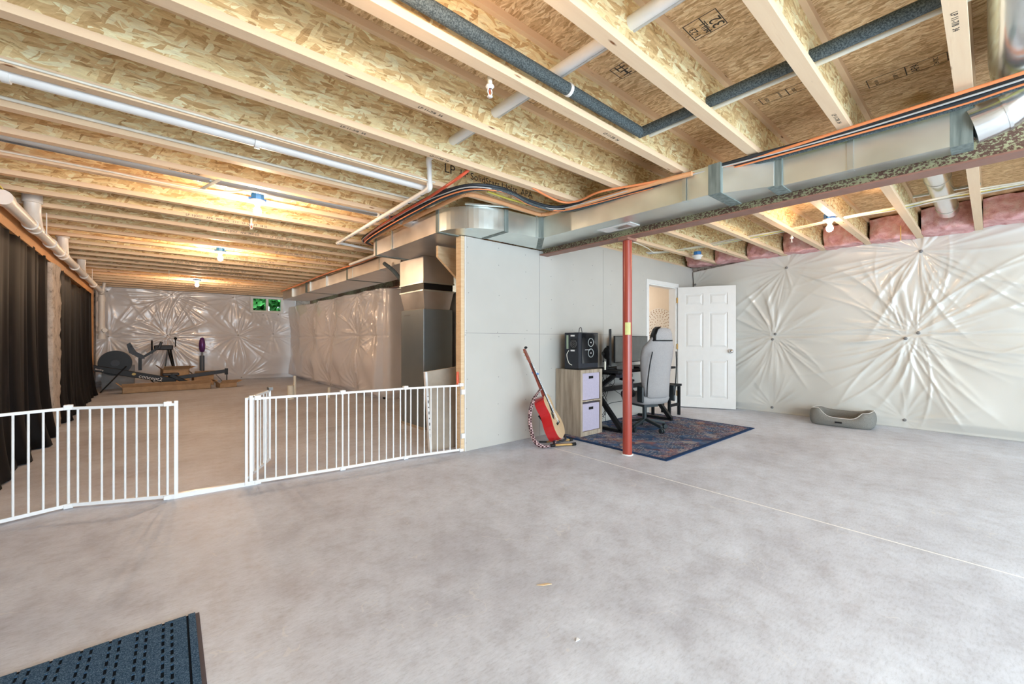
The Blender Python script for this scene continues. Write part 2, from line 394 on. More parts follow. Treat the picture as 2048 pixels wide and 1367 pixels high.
# drywall partition with doorway
DX0, DX1, DZ = 5.80, 6.665, 2.0
wb = MB(); wb.box(2.385, 3.58, YB, YB+.013, 0, 2.165); wb.box(3.58, DX0, YB, YB+.013, 0, ZJ-.04); wb.box(DX1, XR, YB, YB+.013, 0, ZJ-.04); wb.box(DX0, DX1, YB, YB+.013, DZ, ZJ-.04)
wb.box(DX1+.0, XR, YB+.02, YB+.11, 0, ZJ); wb.box(DX0, DX1, YB+.02, YB+.11, DZ, ZJ); wb.box(3.58, DX0, YB+.02, YB+.11, 0, ZJ); wb.box(2.5, 3.58, YB+.02, YB+.11, 0, 2.1)
wallb = struct(wb.build('wall_back', M['drywall']))
sm = MB()
for X in (3.44, 4.66): sm.box(X-.0025, X+.0025, YB-.0015, YB, 0, 2.16 if X < 3.5 else ZJ-.04)
for x0, x1 in ((2.385, 5.735), (6.73, XR)): sm.box(x0, x1, YB-.0015, YB, 1.188, 1.193)
sm.build('panel_seam', M['seam'], wallb)
sm = MB(); rr = random.Random(3)
for X in [2.41+.405*i for i in range(9)]:
    for z in (.08, .42, .75, 1.15, 1.23, 1.6, 1.9, 2.08):
        if (3.35 < X < 3.5) or X < 5.7:
            sm.cbox((X+rr.uniform(-.02, .02), YB-.001, z+rr.uniform(-.03, .03)), (.009, .002, .009))
tag(sm.build('screw_head', M['seam'], wallb), kind='stuff')
# hallway beyond the door
struct(MB().box(XR, XR+.02, YB+.11, 6.4, 0, ZJ).build('wall_hall_right', M['hall']))
struct(MB().box(5.0, XR+.1, 6.3, 6.4, 0, ZJ).build('wall_hall_far', M['hall']))
struct(MB().box(5.3, 5.4, YB+.11, 6.3, 0, ZJ).build('wall_hall_left', M['hall']))
struct(MB().box(5.3, XR, YB+.12, 6.3, 2.36, 2.38).build('ceiling_hall', M['hall']))
struct(MB().box(XR-.014, XR, YB+.13, 6.3, 0, .11).build('baseboard_hall', M['white']))
# door frame and leaf
jm = MB(); jm.box(DX0-.065, DX0+.005, YB-.014, YB, 0, DZ+.06); jm.box(DX1, DX1+.06, YB-.014, YB, 0, DZ+.06); jm.box(DX0+.005, DX1, YB-.014, YB, DZ-.005, DZ+.06)
jm.box(DX0-.001, DX0+.02, YB, YB+.12, 0, DZ); jm.box(DX1-.02, DX1+.001, YB, YB+.12, 0, DZ); jm.box(DX0, DX1, YB, YB+.12, DZ-.02, DZ)
struct(jm.build('trim_1', M['white'], bevel=.003))
d = bpy.data.objects.new('door_1', None); COL.objects.link(d); d.location = (6.665, 3.44, .012); d.rotation_euler = (0, 0, atan2(-.794, .397)); struct(d)
DW, DH, DT = .86, 1.985, .042
PX = [(.115, .385), (.475, .745)]; PZ = [(.16, .78), (.98, 1.56), (1.68, 1.87)]
dm = MB(); dm.box(0, DW, .013, DT-.013, 0, DH)          # core
for sgn, y0, y1 in ((0, 0, .014), (1, DT-.014, DT)):
    xs = [0, PX[0][0], PX[0][1], PX[1][0], PX[1][1], DW]
    for a_, b_ in ((xs[0], xs[1]), (xs[2], xs[3]), (xs[4], xs[5])): dm.box(a_, b_, y0, y1, 0, DH)
    zs = [0, PZ[0][0], PZ[0][1], PZ[1][0], PZ[1][1], PZ[2][0], PZ[2][1], DH]
    for a_, b_ in PX:
        for k in range(0, 8, 2): dm.box(a_, b_, y0, y1, zs[k], zs[k+1])
dm.build('door_leaf', M['white'], d)
for a_, b_ in PX:
    for c_, e_ in PZ:
        pm = MB()
        
        for y0, y1, ya in ((.002, .013, 1), (DT-.002, DT-.013, -1)):
            v = [(a_+.045, y0, c_+.045), (b_-.045, y0, c_+.045), (b_-.045, y0, e_-.045), (a_+.045, y0, e_-.045), (a_+.012, y1, c_+.012), (b_-.012, y1, c_+.012), (b_-.012, y1, e_-.012), (a_+.012, y1, e_-.012)]
            pm.add(v, [(0, 1, 2, 3), (4, 5, 1, 0), (5, 6, 2, 1), (6, 7, 3, 2), (7, 4, 0, 3)])
        pm.build('door_panel', M['white'], d)
hm = MB().lathe([(.0, -.062), (.018, -.06), (.028, -.045), (.026, -.03), (.012, -.018), (.012, -.006), (.03, -.004), (.03, 0)], (DW-.07, -.001, .93), 18, Matrix.Rotation(-pi/2, 3, 'X'))
hm2 = MB().lathe([(.036, 0), (.036, .005), (.014, .008), (.014, .02), (.03, .032), (.034, .046), (.022, .064), (.0001, .067)], (DW-.07, 0, .93), 18, Matrix.Rotation(pi/2, 3, 'X'))
hm2.build('door_knob', M['chrome'], d)
for z in (.22, 1.0, 1.77): MB().box(-.022, .004, -.004, .012, z-.045, z+.045).build('hinge', M['brass'], d)

# window in the far wall
w1 = bpy.data.objects.new('window_1', None); COL.objects.link(w1); w1.location = ((WX0+WX1)/2, YF-.05, WZ0); struct(w1)
wm = MB(); ww, wh_ = WX1-WX0, WZ1-WZ0
wm.box(-ww/2-.03, ww/2+.03, -.035, .06, -.03, .03); wm.box(-ww/2-.03, ww/2+.03, -.035, .06, wh_-.03, wh_+.03)
wm.box(-ww/2-.03, -ww/2+.04, -.035, .06, .03, wh_-.03); wm.box(ww/2-.04, ww/2+.03, -.035, .06, .03, wh_-.03); wm.box(-.03, .03, -.03, .06, .03, wh_-.03)
wm.build('window_frame', M['white'], w1, bevel=.004)
n = NT('clear_glass', .02, 0, .5); n.b.inputs['Transmission Weight'].default_value = 1; n.b.inputs['IOR'].default_value = 1.1; GL = n.col((.95, 1, .97))
for x0, x1 in ((-ww/2+.04, -.03), (.03, ww/2-.04)): MB().box(x0, x1, .02, .026, .03, wh_-.03).build('window_pane', GL, w1)
struct(MB().box(-2, 9, YF+.5, YF+4, 0, 1.7).build('floor_outside', M['pier']))
bush = MB(); rb = random.Random(5)
for i in range(5200):
    c = Vector((rb.uniform(.6, 6.5), YF+1.2+rb.uniform(0, 1.0), rb.uniform(1.72, 3.3))); u = Vector((rb.gauss(0, 1), rb.gauss(0, 1), rb.gauss(0, 1))).normalized()*.13; w = u.orthogonal().normalized()*.08
    bush.add([c-u, c+w, c+u, c-w], [(0, 1, 2, 3)])
tag(bush.build('shrub', M['leaf']), 'leafy green shrub seen through the small basement window', 'shrub', kind='stuff')

# ------------------------------------------------------------------ I-joists
SP, Y0 = .4877, .06
def joist(k, x0, x1, label, shift=0):
    L = x1-x0; y = Y0+SP*k+shift
    t = thing('floor_joist', label, 'joist', (x0, y, ZJ), 0, 'I-joists of the open ceiling')
    MB().box(0, L, 0, .0635, 0, .038).build('bottom_flange', M['pine'], t)
    MB().box(0, L, 0, .0635, .264, .302).build('top_flange', M['pine'], t)
    MB().box(0, L, .026, .0375, .038, .264).build('web', M['osb_web'], t)
    return t
ORD = {1:'first',2:'second',3:'third',4:'fourth',5:'fifth',6:'sixth',7:'seventh',8:'eighth',9:'ninth',10:'tenth',11:'eleventh',12:'twelfth',13:'thirteenth',14:'fourteenth',15:'fifteenth',16:'sixteenth',17:'seventeenth',18:'eighteenth',19:'nineteenth',20:'twentieth',21:'twenty-first'}
near = {-1: 'wooden I-joist on the right side of the fat round silver duct',
 0: 'pale wooden I-joist just left of the fat round silver duct, rightmost full one',
 1: 'wooden I-joist second to the left of the round silver duct, crossed by foam-covered pipe',
 2: 'wooden I-joist with white conduit sleeve passing through its web near the camera',
 3: 'wooden I-joist with the dark foam-covered pipe running along its near side',
 4: 'wooden I-joist next beyond the one beside the dark foam-covered pipe',
 5: 'wooden I-joist where the white pipe elbow turns down beneath it',
 6: 'wooden I-joist directly in front of the long white plastic vent pipe, printed web',
 7: 'wooden I-joist just beyond the long white plastic vent pipe'}
JO = {}
for k in range(-1, 8): JO[k] = joist(k, XL, XR-.01, near[k], .05 if k == 7 else 0)
for k in range(8, 29):
    JO[k] = joist(k, XL, 3.50, 'wooden I-joist over the far room, %s one beyond the long white vent pipe' % ORD[k-6] if k-6 <= 21 else 'wooden I-joist closest to the far window wall')
JO[28]['label'] = 'wooden I-joist closest to the far window wall'
# ink on the joists and subfloor
def mark(s, par, size, loc, x, y, name='printed_mark'): return text(s, name, M['ink'], par, size, frame(loc, x, y), .0004)
mark('LP SolidStart I-Joist  APA', JO[6], .085, (3.02, .0255, .175), (1, 0, 0), (0, 0, 1))
mark('LP', JO[6], .11, (2.86, .0255, .175), (1, 0, 0), (0, 0, 1))
for k, x in ((5, .85), (5, 1.45), (4, 1.1), (3, 2.1), (1, 2.9), (0, 2.35), (8, .1)):
    mark('I-Joist  Made  LP' if k == 8 else 'LP 11-7/8  34', JO[k], .028, (x+1, .035, -.0006), (1, 0, 0), (0, -1, 0))
for k in range(11, 27): mark('LP  I-JOIST   APA   PRR-305    I 1 I    LP  I-JOIST   18 33', JO[k], .032, (1.1+(k*.37) % 1.3, -.0005, .019), (1, 0, 0), (0, 0, 1))
def stamp(x, y, rows, w, h, s):
    s *= 1.25
    m = MB(); z = ZS-.0006
    for a, b, c, e in ((0, w, 0, .004), (0, w, h, h+.004), (0, .004, 0, h), (w, w+.004, 0, h), (w*.5, w*.5+.005, 0, h)):
        m.box(x+c, x+e, y-b, y-a, z, z+.0005)
    m.build('stamp_frame', M['ink'], ceil)
    n_ = len(rows)
    for i, r in enumerate(rows):
        c = (x+h-.008, y-w*(i+.5)/n_, z)
        mark(r, ceil, s*min(1, .092/(.62*s*max(1, len(r))))*h/.11, c, (-1, 0, 0), (0, 1, 0), 'stamp')
stamp(3.28, .50, ['PS 2-10', 'EXP 1', 'APA', '24 OC'], .34, .11, .045)
stamp(2.02, 1.02, ['1-23', 'MILL', '32'], .16, .14, .05)
stamp(3.0, 1.0, ['SIZED', 'EXPOSURE', '23/32', 'APA 481'], .30, .09, .035)
stamp(2.02, 1.46, ['HT'], .12, .12, .06)
stamp(1.85, 2.0, ['PREMIUM', 'LP'], .16, .07, .03)

# ------------------------------------------------------------------ steel beam and post
t = thing('steel_beam', 'long rusty brown steel beam under the joists beside the metal duct', 'beam', (3.505, 5.4, 2.11))
MB().box(-.005, .005, -7.6, 7.6, .01, .268).build('beam_web', M['beam'], t)
MB().box(-.065, .065, -7.6, 7.6, 0, .011).build('bottom_flange', M['beam_flange'], t)
MB().box(-.065, .065, -7.6, 7.6, .267, .278).build('top_flange', M['beam_flange'], t)
t = thing('support_column', 'dark red painted round steel column holding up the steel beam', 'column', (3.515, 2.33, 0))
MB().tube([(0, 0, .004), (0, 0, 2.09)], .0445, 28).build('shaft', M['red_paint'], t)
MB().box(-.075, .075, -.055, .055, 2.085, 2.108).build('cap_plate', M['beam_flange'], t)
lb = MB(); Pg = []
for i in range(9):
    a = radians(185+i*9); Pg.append([(cos(a)*.0452, sin(a)*.0452, z) for z in (1.17, 1.29)])
lb.grid(Pg); o = lb.build('paper_label', flat('label_yellow', (.62, .62, .25), .6), t); o['label'] = 'pale yellow paper label'
rim = MB(); rr = random.Random(9); rim.tube([(cos(a)*.05, sin(a)*.05, .004+rr.uniform(0, .004)) for a in [2*pi*i/24 for i in range(25)]], .007, 6); rim.build('mortar_ring', M['paper'], t)

# ------------------------------------------------------------------ trunk duct
ZB, ZT = 2.17, 2.378
t = thing('trunk_duct', 'long rectangular sheet-metal duct beside the steel beam, curving round to the furnace', 'duct', (3.05, 1.5, ZB))
def D(m): m.v = [(x-3.05, y-1.5, z-ZB) for x, y, z in m.v]; return m
def sec(pts): # plan polygon (world) extruded over duct height
    return D(MB().prism(pts, ZB, ZT))
XO = 3.43
for pl in ([(3.05, 3.05), (3.05, 1.30), (XO, 1.30), (XO, 3.44)], [(3.07, 1.30), (3.21, .97), (XO, .97), (XO, 1.30)], [(3.24, .97), (3.285, .07), (XO, .07), (XO, .97)],
           [(2.60, 3.08), (3.05, 3.05), (XO, 3.44), (2.60, 3.44)]):
    sec(pl).build('duct_section', M['galv'], t, bevel=.003)
cx, cy = 2.60, 3.54
arc = [(cx-.49*cos(a)*1.0, cy-.46*sin(a)) for a in [pi/2*i/16 for i in range(17)]]
sec(arc+[(2.60, 3.44), (2.56, 3.54)]).build('duct_elbow', M['galv'], t, bevel=.003)
sec([(2.11, 3.54), (2.56, 3.54), (3.0, 4.35), (3.0, 5.08), (2.11, 5.08)]).build('duct_section', M['galv2'], t, bevel=.003)
def band(p, q, w): # mastic band over the joint p->q in plan (p on the visible side)
    p, q = Vector((*p, 0)), Vector((*q, 0)); m = MB(); dn = (q-p).normalized()
    a, b = p-dn*.004, q
    m.bar((a.x, a.y, (ZB+ZT)/2), (b.x, b.y, (ZB+ZT)/2), w, ZT-ZB+.009); D(m).build('sealant_band', M['mastic'], t)
band((3.05, 1.30), (XO, 1.30), .085); band((3.22, .97), (XO, .97), .085); band((3.285, .105), (XO, .105), .085)
band((2.60, 3.08), (2.60, 3.44), .05); band((2.11, 3.54), (2.56, 3.54), .05); band((3.035, 3.035), (3.36, 3.40), .06); band((2.11, 5.0), (2.9, 5.0), .04)
for (x, y, dx, dy) in ((3.04, 1.52, 0, .012), (3.255, .57, 0, .012), (2.985, 3.055, .012, 0), (2.25, 3.235, .012, 0), (2.104, 4.55, 0, .012)):
    m = MB(); m.box(x-dx-.003, x+dx+.003, y-dy-.003, y+dy+.003, ZB-.004, ZT+.01)
    m.box(x-.01, x+.05, y-.016, y+.016, ZB-.003, ZB-.0005)
    D(m).build('hanger_strap', M['strap_metal'], t)
rg = MB(); rg.box(3.21, 3.37, 2.10, 2.46, ZB-.006, ZB-.001); D(rg).build('vent_register', M['white'], t, bevel=.002)
rg = MB(); rg.box(3.245, 3.335, 2.15, 2.30, ZB-.009, ZB-.006); D(rg).build('register_slats', M['strap_metal'], t)
# far trunk
t = thing('trunk_duct', 'long rectangular sheet-metal duct above the foil-wrapped room in the far half', 'duct', (2.58, 5.3, ZB))
for a_, b_, w in ((0, 2.05, .0), (2.05, 4.6, .02), (4.6, 6.9, .04)):
    MB().box(w, .66, a_+.0, b_, 0, .208).build('duct_section', M['galv2'], t, bevel=.003)
for y in (2.05, 4.6): MB().box(-.006, .66, y-.03, y+.03, -.005, .212).build('sealant_band', M['mastic'], t)
for y in (.7, 1.8, 3.2, 4.3, 5.8): MB().box(-.004, .1, y-.012, y+.012, -.004, .2).build('hanger_strap', M['strap_metal'], t)

# furnace cabinet, plenums
t = thing('furnace', 'tall dark grey furnace cabinet with sheet-metal plenum above it', 'furnace', (2.56, 4.62, 0))
MB().box(0, .41, 0, .6, .02, .42).build('return_base', M['cabinet_grey'], t, bevel=.004)
MB().box(-.006, .416, -.006, .606, .42, 1.51).build('cabinet', M['cabinet_grey'], t, bevel=.006)
MB().box(-.01, .1, -.01, .61, .0, .03).build('foot_rail', M['board_brown'], t)
def taper(z0, z1, e0, e1):
    m = MB(); v = []
    for z, e in ((z0, e0), (z1, e1)): v += [(.015-e, .015-e, z), (.40+e, .015-e, z), (.40+e, .59+e, z), (.015-e, .59+e, z)]
    return m.add(v, [(3, 2, 1, 0), (4, 5, 6, 7), (0, 1, 5, 4), (1, 2, 6, 5), (2, 3, 7, 6), (3, 0, 4, 7)])
taper(1.51, 1.75, -.01, .03).build('lower_plenum', M['galv2'], t)
taper(1.75, 1.83, .02, .02).build('flexible_collar', M['black'], t)
taper(1.83, 2.168, .03, .03).build('upper_plenum', M['galv2'], t)
for z in (1.74, 1.84): taper(z-.008, z+.008, .036, .036).build('plenum_rim', M['strap_metal'], t)
text('GAS FURNACE', 'raised_lettering', M['greyplastic'], t, .028, frame((-.0075, .52, 1.44), (0, -1, 0), (0, 0, 1)), .0005)
t = thing('return_duct', 'wide creased sheet-metal return duct standing right of the furnace', 'duct', (3.02, 4.44, 0))
m = MB(); 
for z0, z1 in ((0, 1.05), (1.05, 1.75)):
    v = [(0, 0, z0), (.6, 0, z0), (.6, 0, z1), (0, 0, z1), (.3, -.04, (z0+z1)/2)]; m.add(v, [(0, 1, 4), (1, 2, 4), (2, 3, 4), (3, 0, 4)])
m.box(0, .6, .001, .5, 0, 1.75); m.build('duct_panel', M['galv2'], t)
MB().box(-.014, .0, -.014, .02, 0, 1.75).build('corner_seam', M['strap_metal'], t)

# end stud, stair framing
tag(MB().box(-.0195, .0195, 0, .089, 0, 2.165).build('wall_stud', M['pine2'], loc=(2.3655, YB+.012, 0)), 'pale pine stud standing at the open end of the drywall partition', 'stud')
tag(MB().box(-.003, .003, 0, .014, 0, 2.165).build('corner_bead', M['drywall_edge'], loc=(2.3875, YB-.001, 0)), 'thin white drywall edge bead beside the pine end stud', 'edge trim')
t = thing('stair_stringer', 'slanted pine stair framing above the gap between stud and furnace', 'stair framing', (2.34, 3.95, 1.2))
m = MB(); m.prism([(0, .94), (1.1, -.0), (1.1, -.12), (.0, .82)], 0, .04, Matrix.Rotation(pi/2, 4, 'X')); m.build('stringer', M['pine2'], t)
m = MB(); m.prism([(.02, .95), (1.1, .04), (1.1, .96)], -.03, -.015, Matrix.Rotation(pi/2, 4, 'X')); m.build('plywood_side', M['pine2'], t)
MB().box(.28, .32, -.03, .0, .72, .95).build('cleat', M['pine2'], t)

# ------------------------------------------------------------------ foil blankets
def rays(U, V, anchors, seed, bulge, amp, nr=44, size=1.0, seams=()):
    rg = np.random.RandomState(seed); Dp = np.ones_like(U)
    for (u, v, s) in anchors: Dp *= 1-np.exp(-(((U-u)**2+(V-v)**2)/(.55*s*size)**2))
    Dsp = bulge*Dp
    for (u, v, s) in anchors:
        du, dv = U-u, V-v; r = np.hypot(du, dv)+1e-6; th = np.arctan2(dv, du)
        base = rg.uniform(0, 2*pi)
        for i in range(nr):
            t0 = base+2*pi*(i+rg.uniform(-.38, .38))/nr; L = (.22+.95*rg.beta(1.5, 2.0))*s*size; A = amp*rg.uniform(.35, 1.0)*s
            w = rg.uniform(.010, .026)*size; bend = rg.uniform(-.35, .35)
            dth = (th-t0-bend*r+pi) % (2*pi)-pi
            x = r/L; env = np.where(x < 1.25, (x**.6)*np.exp(-(x**3)*1.6), 0)
            ww = w*(.35+1.1*x)
            Dsp += A*env*np.exp(-(np.abs(dth)*r/ww)**1.5)
    for (v0, s) in seams:
        Dsp -= .012*s*np.exp(-((V-v0)/.02)**2)
    rg2 = np.random.RandomState(seed+5)
    for i in range(14):   # broad sag folds
        k = rg2.uniform(2, 7, 2)*rg2.choice([-1, 1], 2); Dsp += bulge*.05*np.sin(U*k[0]+V*k[1]+rg2.uniform(0, 6))*Dp
    return Dsp
def blanket(name, label, origin, udir, ndir, ulen, vlen, anchors, mat, seed, res, bulge=.05, amp=.03, size=1.0, seams=(), topw=None, curl=None, group=None):
    nu, nv = int(ulen/res)+1, int(vlen/res)+1
    U, V = np.meshgrid(np.linspace(0, ulen, nu), np.linspace(0, vlen, nv), indexing='ij')
    Dd = rays(U, V, anchors, seed, bulge, amp, size=size, seams=seams)
    Dd *= np.clip(V/.12, .25, 1)
    top = V if topw is None else V
    if topw is not None: V = V+ (V/vlen)*np.interp(U, *topw)
    if curl is not None:
        Dd = Dd+np.exp(-(V/.25)**2)*np.interp(U, *curl)
    o0 = Vector(origin); ud = Vector(udir); nd = Vector(ndir)
    P = [[(ud.x*U[i, j]+nd.x*Dd[i, j], ud.y*U[i, j]+nd.y*Dd[i, j], V[i, j]) for j in range(nv)] for i in range(nu)]
    t = thing(name, label, 'insulation', o0, 0, group)
    MB().grid(P).build('foil_sheet', mat, t, solid=.002)
    for (u, v, s) in anchors:
        if s >= .5 and 0 < u < ulen and 0 < v < vlen:
            i, j = min(int(u/res), nu-1), min(int(v/res), nv-1); c = Vector(P[i][j])+nd*.004
            MB().lathe([(.0001, .008), (.016, .007), (.02, 0)], c, 12, nd.to_track_quat('Z', 'Y').to_matrix()).build('fixing_pin', M['greyplastic'], t)
    return t
# right wall: u = Y+0.9 (range -0.9 .. 3.45)
an = [(2.03, 2.222, .95), (.575, 2.229, 1.25), (2.18, 1.224, .9), (2.206, 1.147, .9), (.602, 1.211, 1.15), (.711, 1.149, 1.2), (2.22, .086, .55), (.73, .113, .55), (3.42, 2.2, .6), (-.75, 1.2, 1.1), (-.75, 2.2, 1.0)]
an = [(y+.9, z, s) for y, z, s in an]
blanket('insulation_blanket', 'white glossy quilted foil blanket covering the right-hand wall behind the door', (XR-.012, -.9, .0), (0, 1, 0), (-1, 0, 0), 4.35, 2.43, an, M['foil'], 4, .0115, .085, .026, 1.15, ((1.19, 1.0),), ([0, .9, 1.5, 3.2, 4.35], [.02, .015, .0, -.02, -.12]))
# far wall
an = [(1.41, 2.30, 1.1), (1.33, 1.24, 1.1), (1.36, 1.19, .9), (2.88, 1.26, 1.0), (3.76, 1.3, .8), (2.96, .05, .9), (2.76, 2.33, .8), (.2, 2.3, .7), (.22, 1.2, 1.0), (3.2, 2.1, .5), (3.5, 1.86, .4), (3.9, 1.88, .4)]
# far blanket split round the window
nu_ = None
def farblanket():
    res = .02; x0, x1 = XL, 3.36; nu, nv = int((x1-x0)/res)+1, int(2.44/res)+1
    U, V = np.meshgrid(np.linspace(0, x1-x0, nu), np.linspace(0, 2.44, nv), indexing='ij')
    Dd = rays(U, V, an, 11, .08, .04, size=1.0, seams=((1.24, 1.0),)); Dd *= np.clip(V/.12, .3, 1)
    Vt = V-.05*(V/2.44)*(U/4.5)
    vs = [(U[i, j], -Dd[i, j], Vt[i, j]) for i in range(nu) for j in range(nv)]; fs = []
    for i in range(nu-1):
        for j in range(nv-1):
            uc, vc = x0+U[i, j]+res/2, Vt[i, j]+res/2
            if WX0-.02 < uc < WX1+.02 and vc > WZ0-.02: continue
            fs.append((i*nv+j, (i+1)*nv+j, (i+1)*nv+j+1, i*nv+j+1))
    t = thing('insulation_blanket', 'white foil blanket covering the far end wall around the small window', 'insulation', (x0, YF-.012, 0))
    MB().add(vs, fs, True).build('foil_sheet', M['foil2'], t, solid=.002)
    for (u, v, s) in an:
        MB().cbox((u, -.02, v), (.03, .012, .03)).build('fixing_pin', M['seam'], t)
farblanket()
# wrapped room: long side + near side rounding the corner
def wraproom():
    X0, Ya, Yb, X1 = 3.33, 13.9, 7.5, 5.6; R = .16
    pts = [(X0, Ya-.02*i) for i in range(int((Ya-Yb-R)/.02)+1)]
    pts += [(X0+R-R*cos(a), Yb+R-R*sin(a)) for a in [pi/2*i/10 for i in range(1, 11)]]
    pts += [(X0+R+.03*i, Yb) for i in range(1, int((X1-X0-R)/.03))]
    s = [0]
    for a, b in zip(pts, pts[1:]): s.append(s[-1]+hypot(b[0]-a[0], b[1]-a[1]))
    nv = 110; vlen = 2.105
    U, V = np.meshgrid(np.array(s), np.linspace(0, vlen, nv), indexing='ij')
    a2 = [(Ya-y, z, q) for y, z, q in ((11.95, 1.2, .9), (10.5, 1.2, .9), (8.85, 1.24, 1.0), (7.95, 1.22, .7), (10.35, 2.09, 1.1), (11.85, 2.09, 1.0), (8.8, 2.09, 1.0), (7.95, 2.08, .9), (10.6, .04, .8), (8.9, .06, .8), (12.0, .1, .6), (13.4, 1.2, .8))]
    Dd = rays(U, V, a2, 21, .17, .062, seams=((1.2, 1.3),)); Dd *= np.clip(V/.1, .3, 1)
    cut = np.array([1.0 if u < Ya-Yb-.1 else .25 for u in s]); Dd *= cut[:, None]
    P = []
    for i, (x, y) in enumerate(pts):
        a = pts[max(i-1, 0)]; b = pts[min(i+1, len(pts)-1)]; tx, ty = b[0]-a[0], b[1]-a[1]; L = hypot(tx, ty); nx, ny = ty/L, -tx/L
        P.append([(x+nx*Dd[i, j]-3.33, y+ny*Dd[i, j]-7.5, V[i, j]) for j in range(nv)])
    t = thing('insulation_blanket', 'white foil blanket wrapped round the enclosed room left of the furnace', 'insulation', (3.33, 7.5, 0))
    MB().grid(P, flip=False).build('foil_sheet', M['foil3'], t, solid=.002)
    for (u, v, q) in a2:
        y = Ya-u; MB().cbox((-.01, y-7.5, v), (.012, .03, .03)).build('fixing_pin', M['seam'], t)
    MB().box(.0, 2.2, .02, 6.4, 0, .035).build('sill_plate', M['blackmatte'], t)
wraproom()

# pink batts in the joist ends along the right wall
def batt(x0, x1, y0, y1, z0, z1, seed, label):
    m = MB(); P = []; nx = 14; ny = 20
    for i in range(nx+1):
        row = []
        for j in range(ny+1):
            u, v = i/nx, j/ny; row.append((u, v))
        P.append(row)
    # front face (facing -X) and underside, wrapped as one bulging skin
    G_ = []
    prof = [(x1, z1), (x0+.02, z1-.01), (x0, z1-.05), (x0, (z0+z1)/2), (x0, z0+.05), (x0+.03, z0+.005), (x1, z0)]
    prof = smooth([(a, 0, b) for a, b in prof], 5)
    for p in prof:
        row = []
        for j in range(ny+1):
            y = y0+(y1-y0)*j/ny; q = mnoise.noise(Vector((p.x*7+seed, y*8, p.z*8)))*.045+mnoise.noise(Vector((p.x*20, y*22+seed, p.z*22)))*.018
            e = min(j, ny-j)/ny; row.append((p.x-x0+(-.03 if p.x < x0+.1 else 0)*min(1, e*6)+q, y-y0, p.z+q*.6-z0))
        G_.append(row)
    m.grid(G_, flip=True)
    return tag(m.build('insulation_batt', M['pink'], loc=(x0, y0, z0)), label, 'insulation', 'pink batts between the joists above the right-hand wall')
lab = ['pink insulation batt at the right edge, wide and torn, right of the last joist', 'pink insulation batt behind the end of the short round metal duct', 'pink insulation batt next to the joist with the hanging pull chain', 'pink insulation batt just right of the lit bulb over the rug area', 'pink insulation batt behind the sprinkler head over the rug area', 'pink insulation batt in the third bay from the partition corner', 'pink insulation batt in the bay second from the partition corner', 'small pink insulation batt in the bay at the partition corner']
for i, k in enumerate(range(-1, 7)):
    batt(7.03 if k > 0 else 6.93, XR+.01, Y0+SP*k+.066, Y0+SP*(k+1)-.003, ZJ+.0+(.02 if k == -1 else 0), ZS-.004-.05*(k > 3), 3.1*k, lab[i])

# ------------------------------------------------------------------ left side: header, pier, curtains
tag(MB().box(-.055, .055, 0, 9.0, 0, .26).build('header_beam', M['lvl'], loc=(-.965, 3.4, 2.06)), 'orange-brown laminated wood header above the black curtains', 'beam')
tag(MB().box(-.045, .045, -.045, .20, 0, 2.06).build('nailer_board', M['lvl'], loc=(-.955, 12.2, 0)), 'narrow wood board at the far end of the curtained wall', 'board')
pr_ = MB(); rr = random.Random(2); P = []
for j in range(60):
    z = 2.05*j/59; row = []
    for (x, y) in [(-1.02, 7.37), (-.97, 7.37), (-.93, 7.37), (-.895, 7.38), (-.885, 7.42), (-.885, 7.6), (-.885, 7.8), (-.885, 7.92), (-.895, 7.95), (-1.02, 7.95)]:
        q = mnoise.noise(Vector((x*14, y*14, z*9)))*.012+mnoise.noise(Vector((x*40, y*40, z*30)))*.006; row.append((x+q+.95, y+q-7.6, z))
    P.append(row)
pr_.grid(P, flip=True); tag(pr_.build('concrete_pier', M['pier'], loc=(-.95, 7.6, 0)), 'rough pitted concrete pier standing between the black curtains', 'pier')
def curtain(y0, y1, ztops, label, seed, A=.035, bot=.012):
    rg = random.Random(seed); n = int((y1-y0)/.012); P = []; ph = rg.uniform(0, 6); L = y1-y0
    fr = [(rg.uniform(7, 12), rg.uniform(0, 6), rg.uniform(.4, 1)), (rg.uniform(17, 24), rg.uniform(0, 6), rg.uniform(.3, .7)), (rg.uniform(35, 48), rg.uniform(0, 6), rg.uniform(.1, .35))]
    for i in range(n+1):
        y = y0+L*i/n; u = i/n; zt = float(np.interp(u, [q[0] for q in ztops], [q[1] for q in ztops])); row = []
        for j in range(19):
            v = j/18; z = bot+(zt-bot)*v; s = (.55+.7*(1-v)**1.3)
            d = sum(a*sin(f*(y+.05*sin(3*v+ph))+p+.5*(1-v)*sin(y*3)) for f, p, a in fr)*A*s
            fl = (.05*(1-v)**6)*(1+sin(y*9+ph))
            yy = y+.02*sin(26*y+2*v)*(1-v)
            row.append((.04+d+fl, yy-y0, z))
        P.append(row)
    return tag(MB().grid(P, flip=True).build('curtain', M['curtain'], loc=(-.965, y0, 0), solid=.003), label, 'curtain', 'black curtains along the left wall')
curtain(4.75, 6.15, [(0, 2.10), (.3, 2.04), (1, 2.09)], 'black-brown curtain panel at the left edge of the picture', 1)
curtain(6.1, 7.40, [(0, 2.09), (.5, 2.07), (1, 2.07)], 'black curtain panel immediately left of the concrete pier', 2, .04)
curtain(7.98, 9.9, [(0, 2.08), (.35, 2.07), (.75, 1.99), (1, 2.02)], 'black curtain panel immediately right of the concrete pier', 3, .03)
curtain(9.85, 12.15, [(0, 2.02), (.1, 1.98), (.3, 2.05), (1, 2.06)], 'black curtain panel nearest the far wall, flaring at its hem', 4, .04)

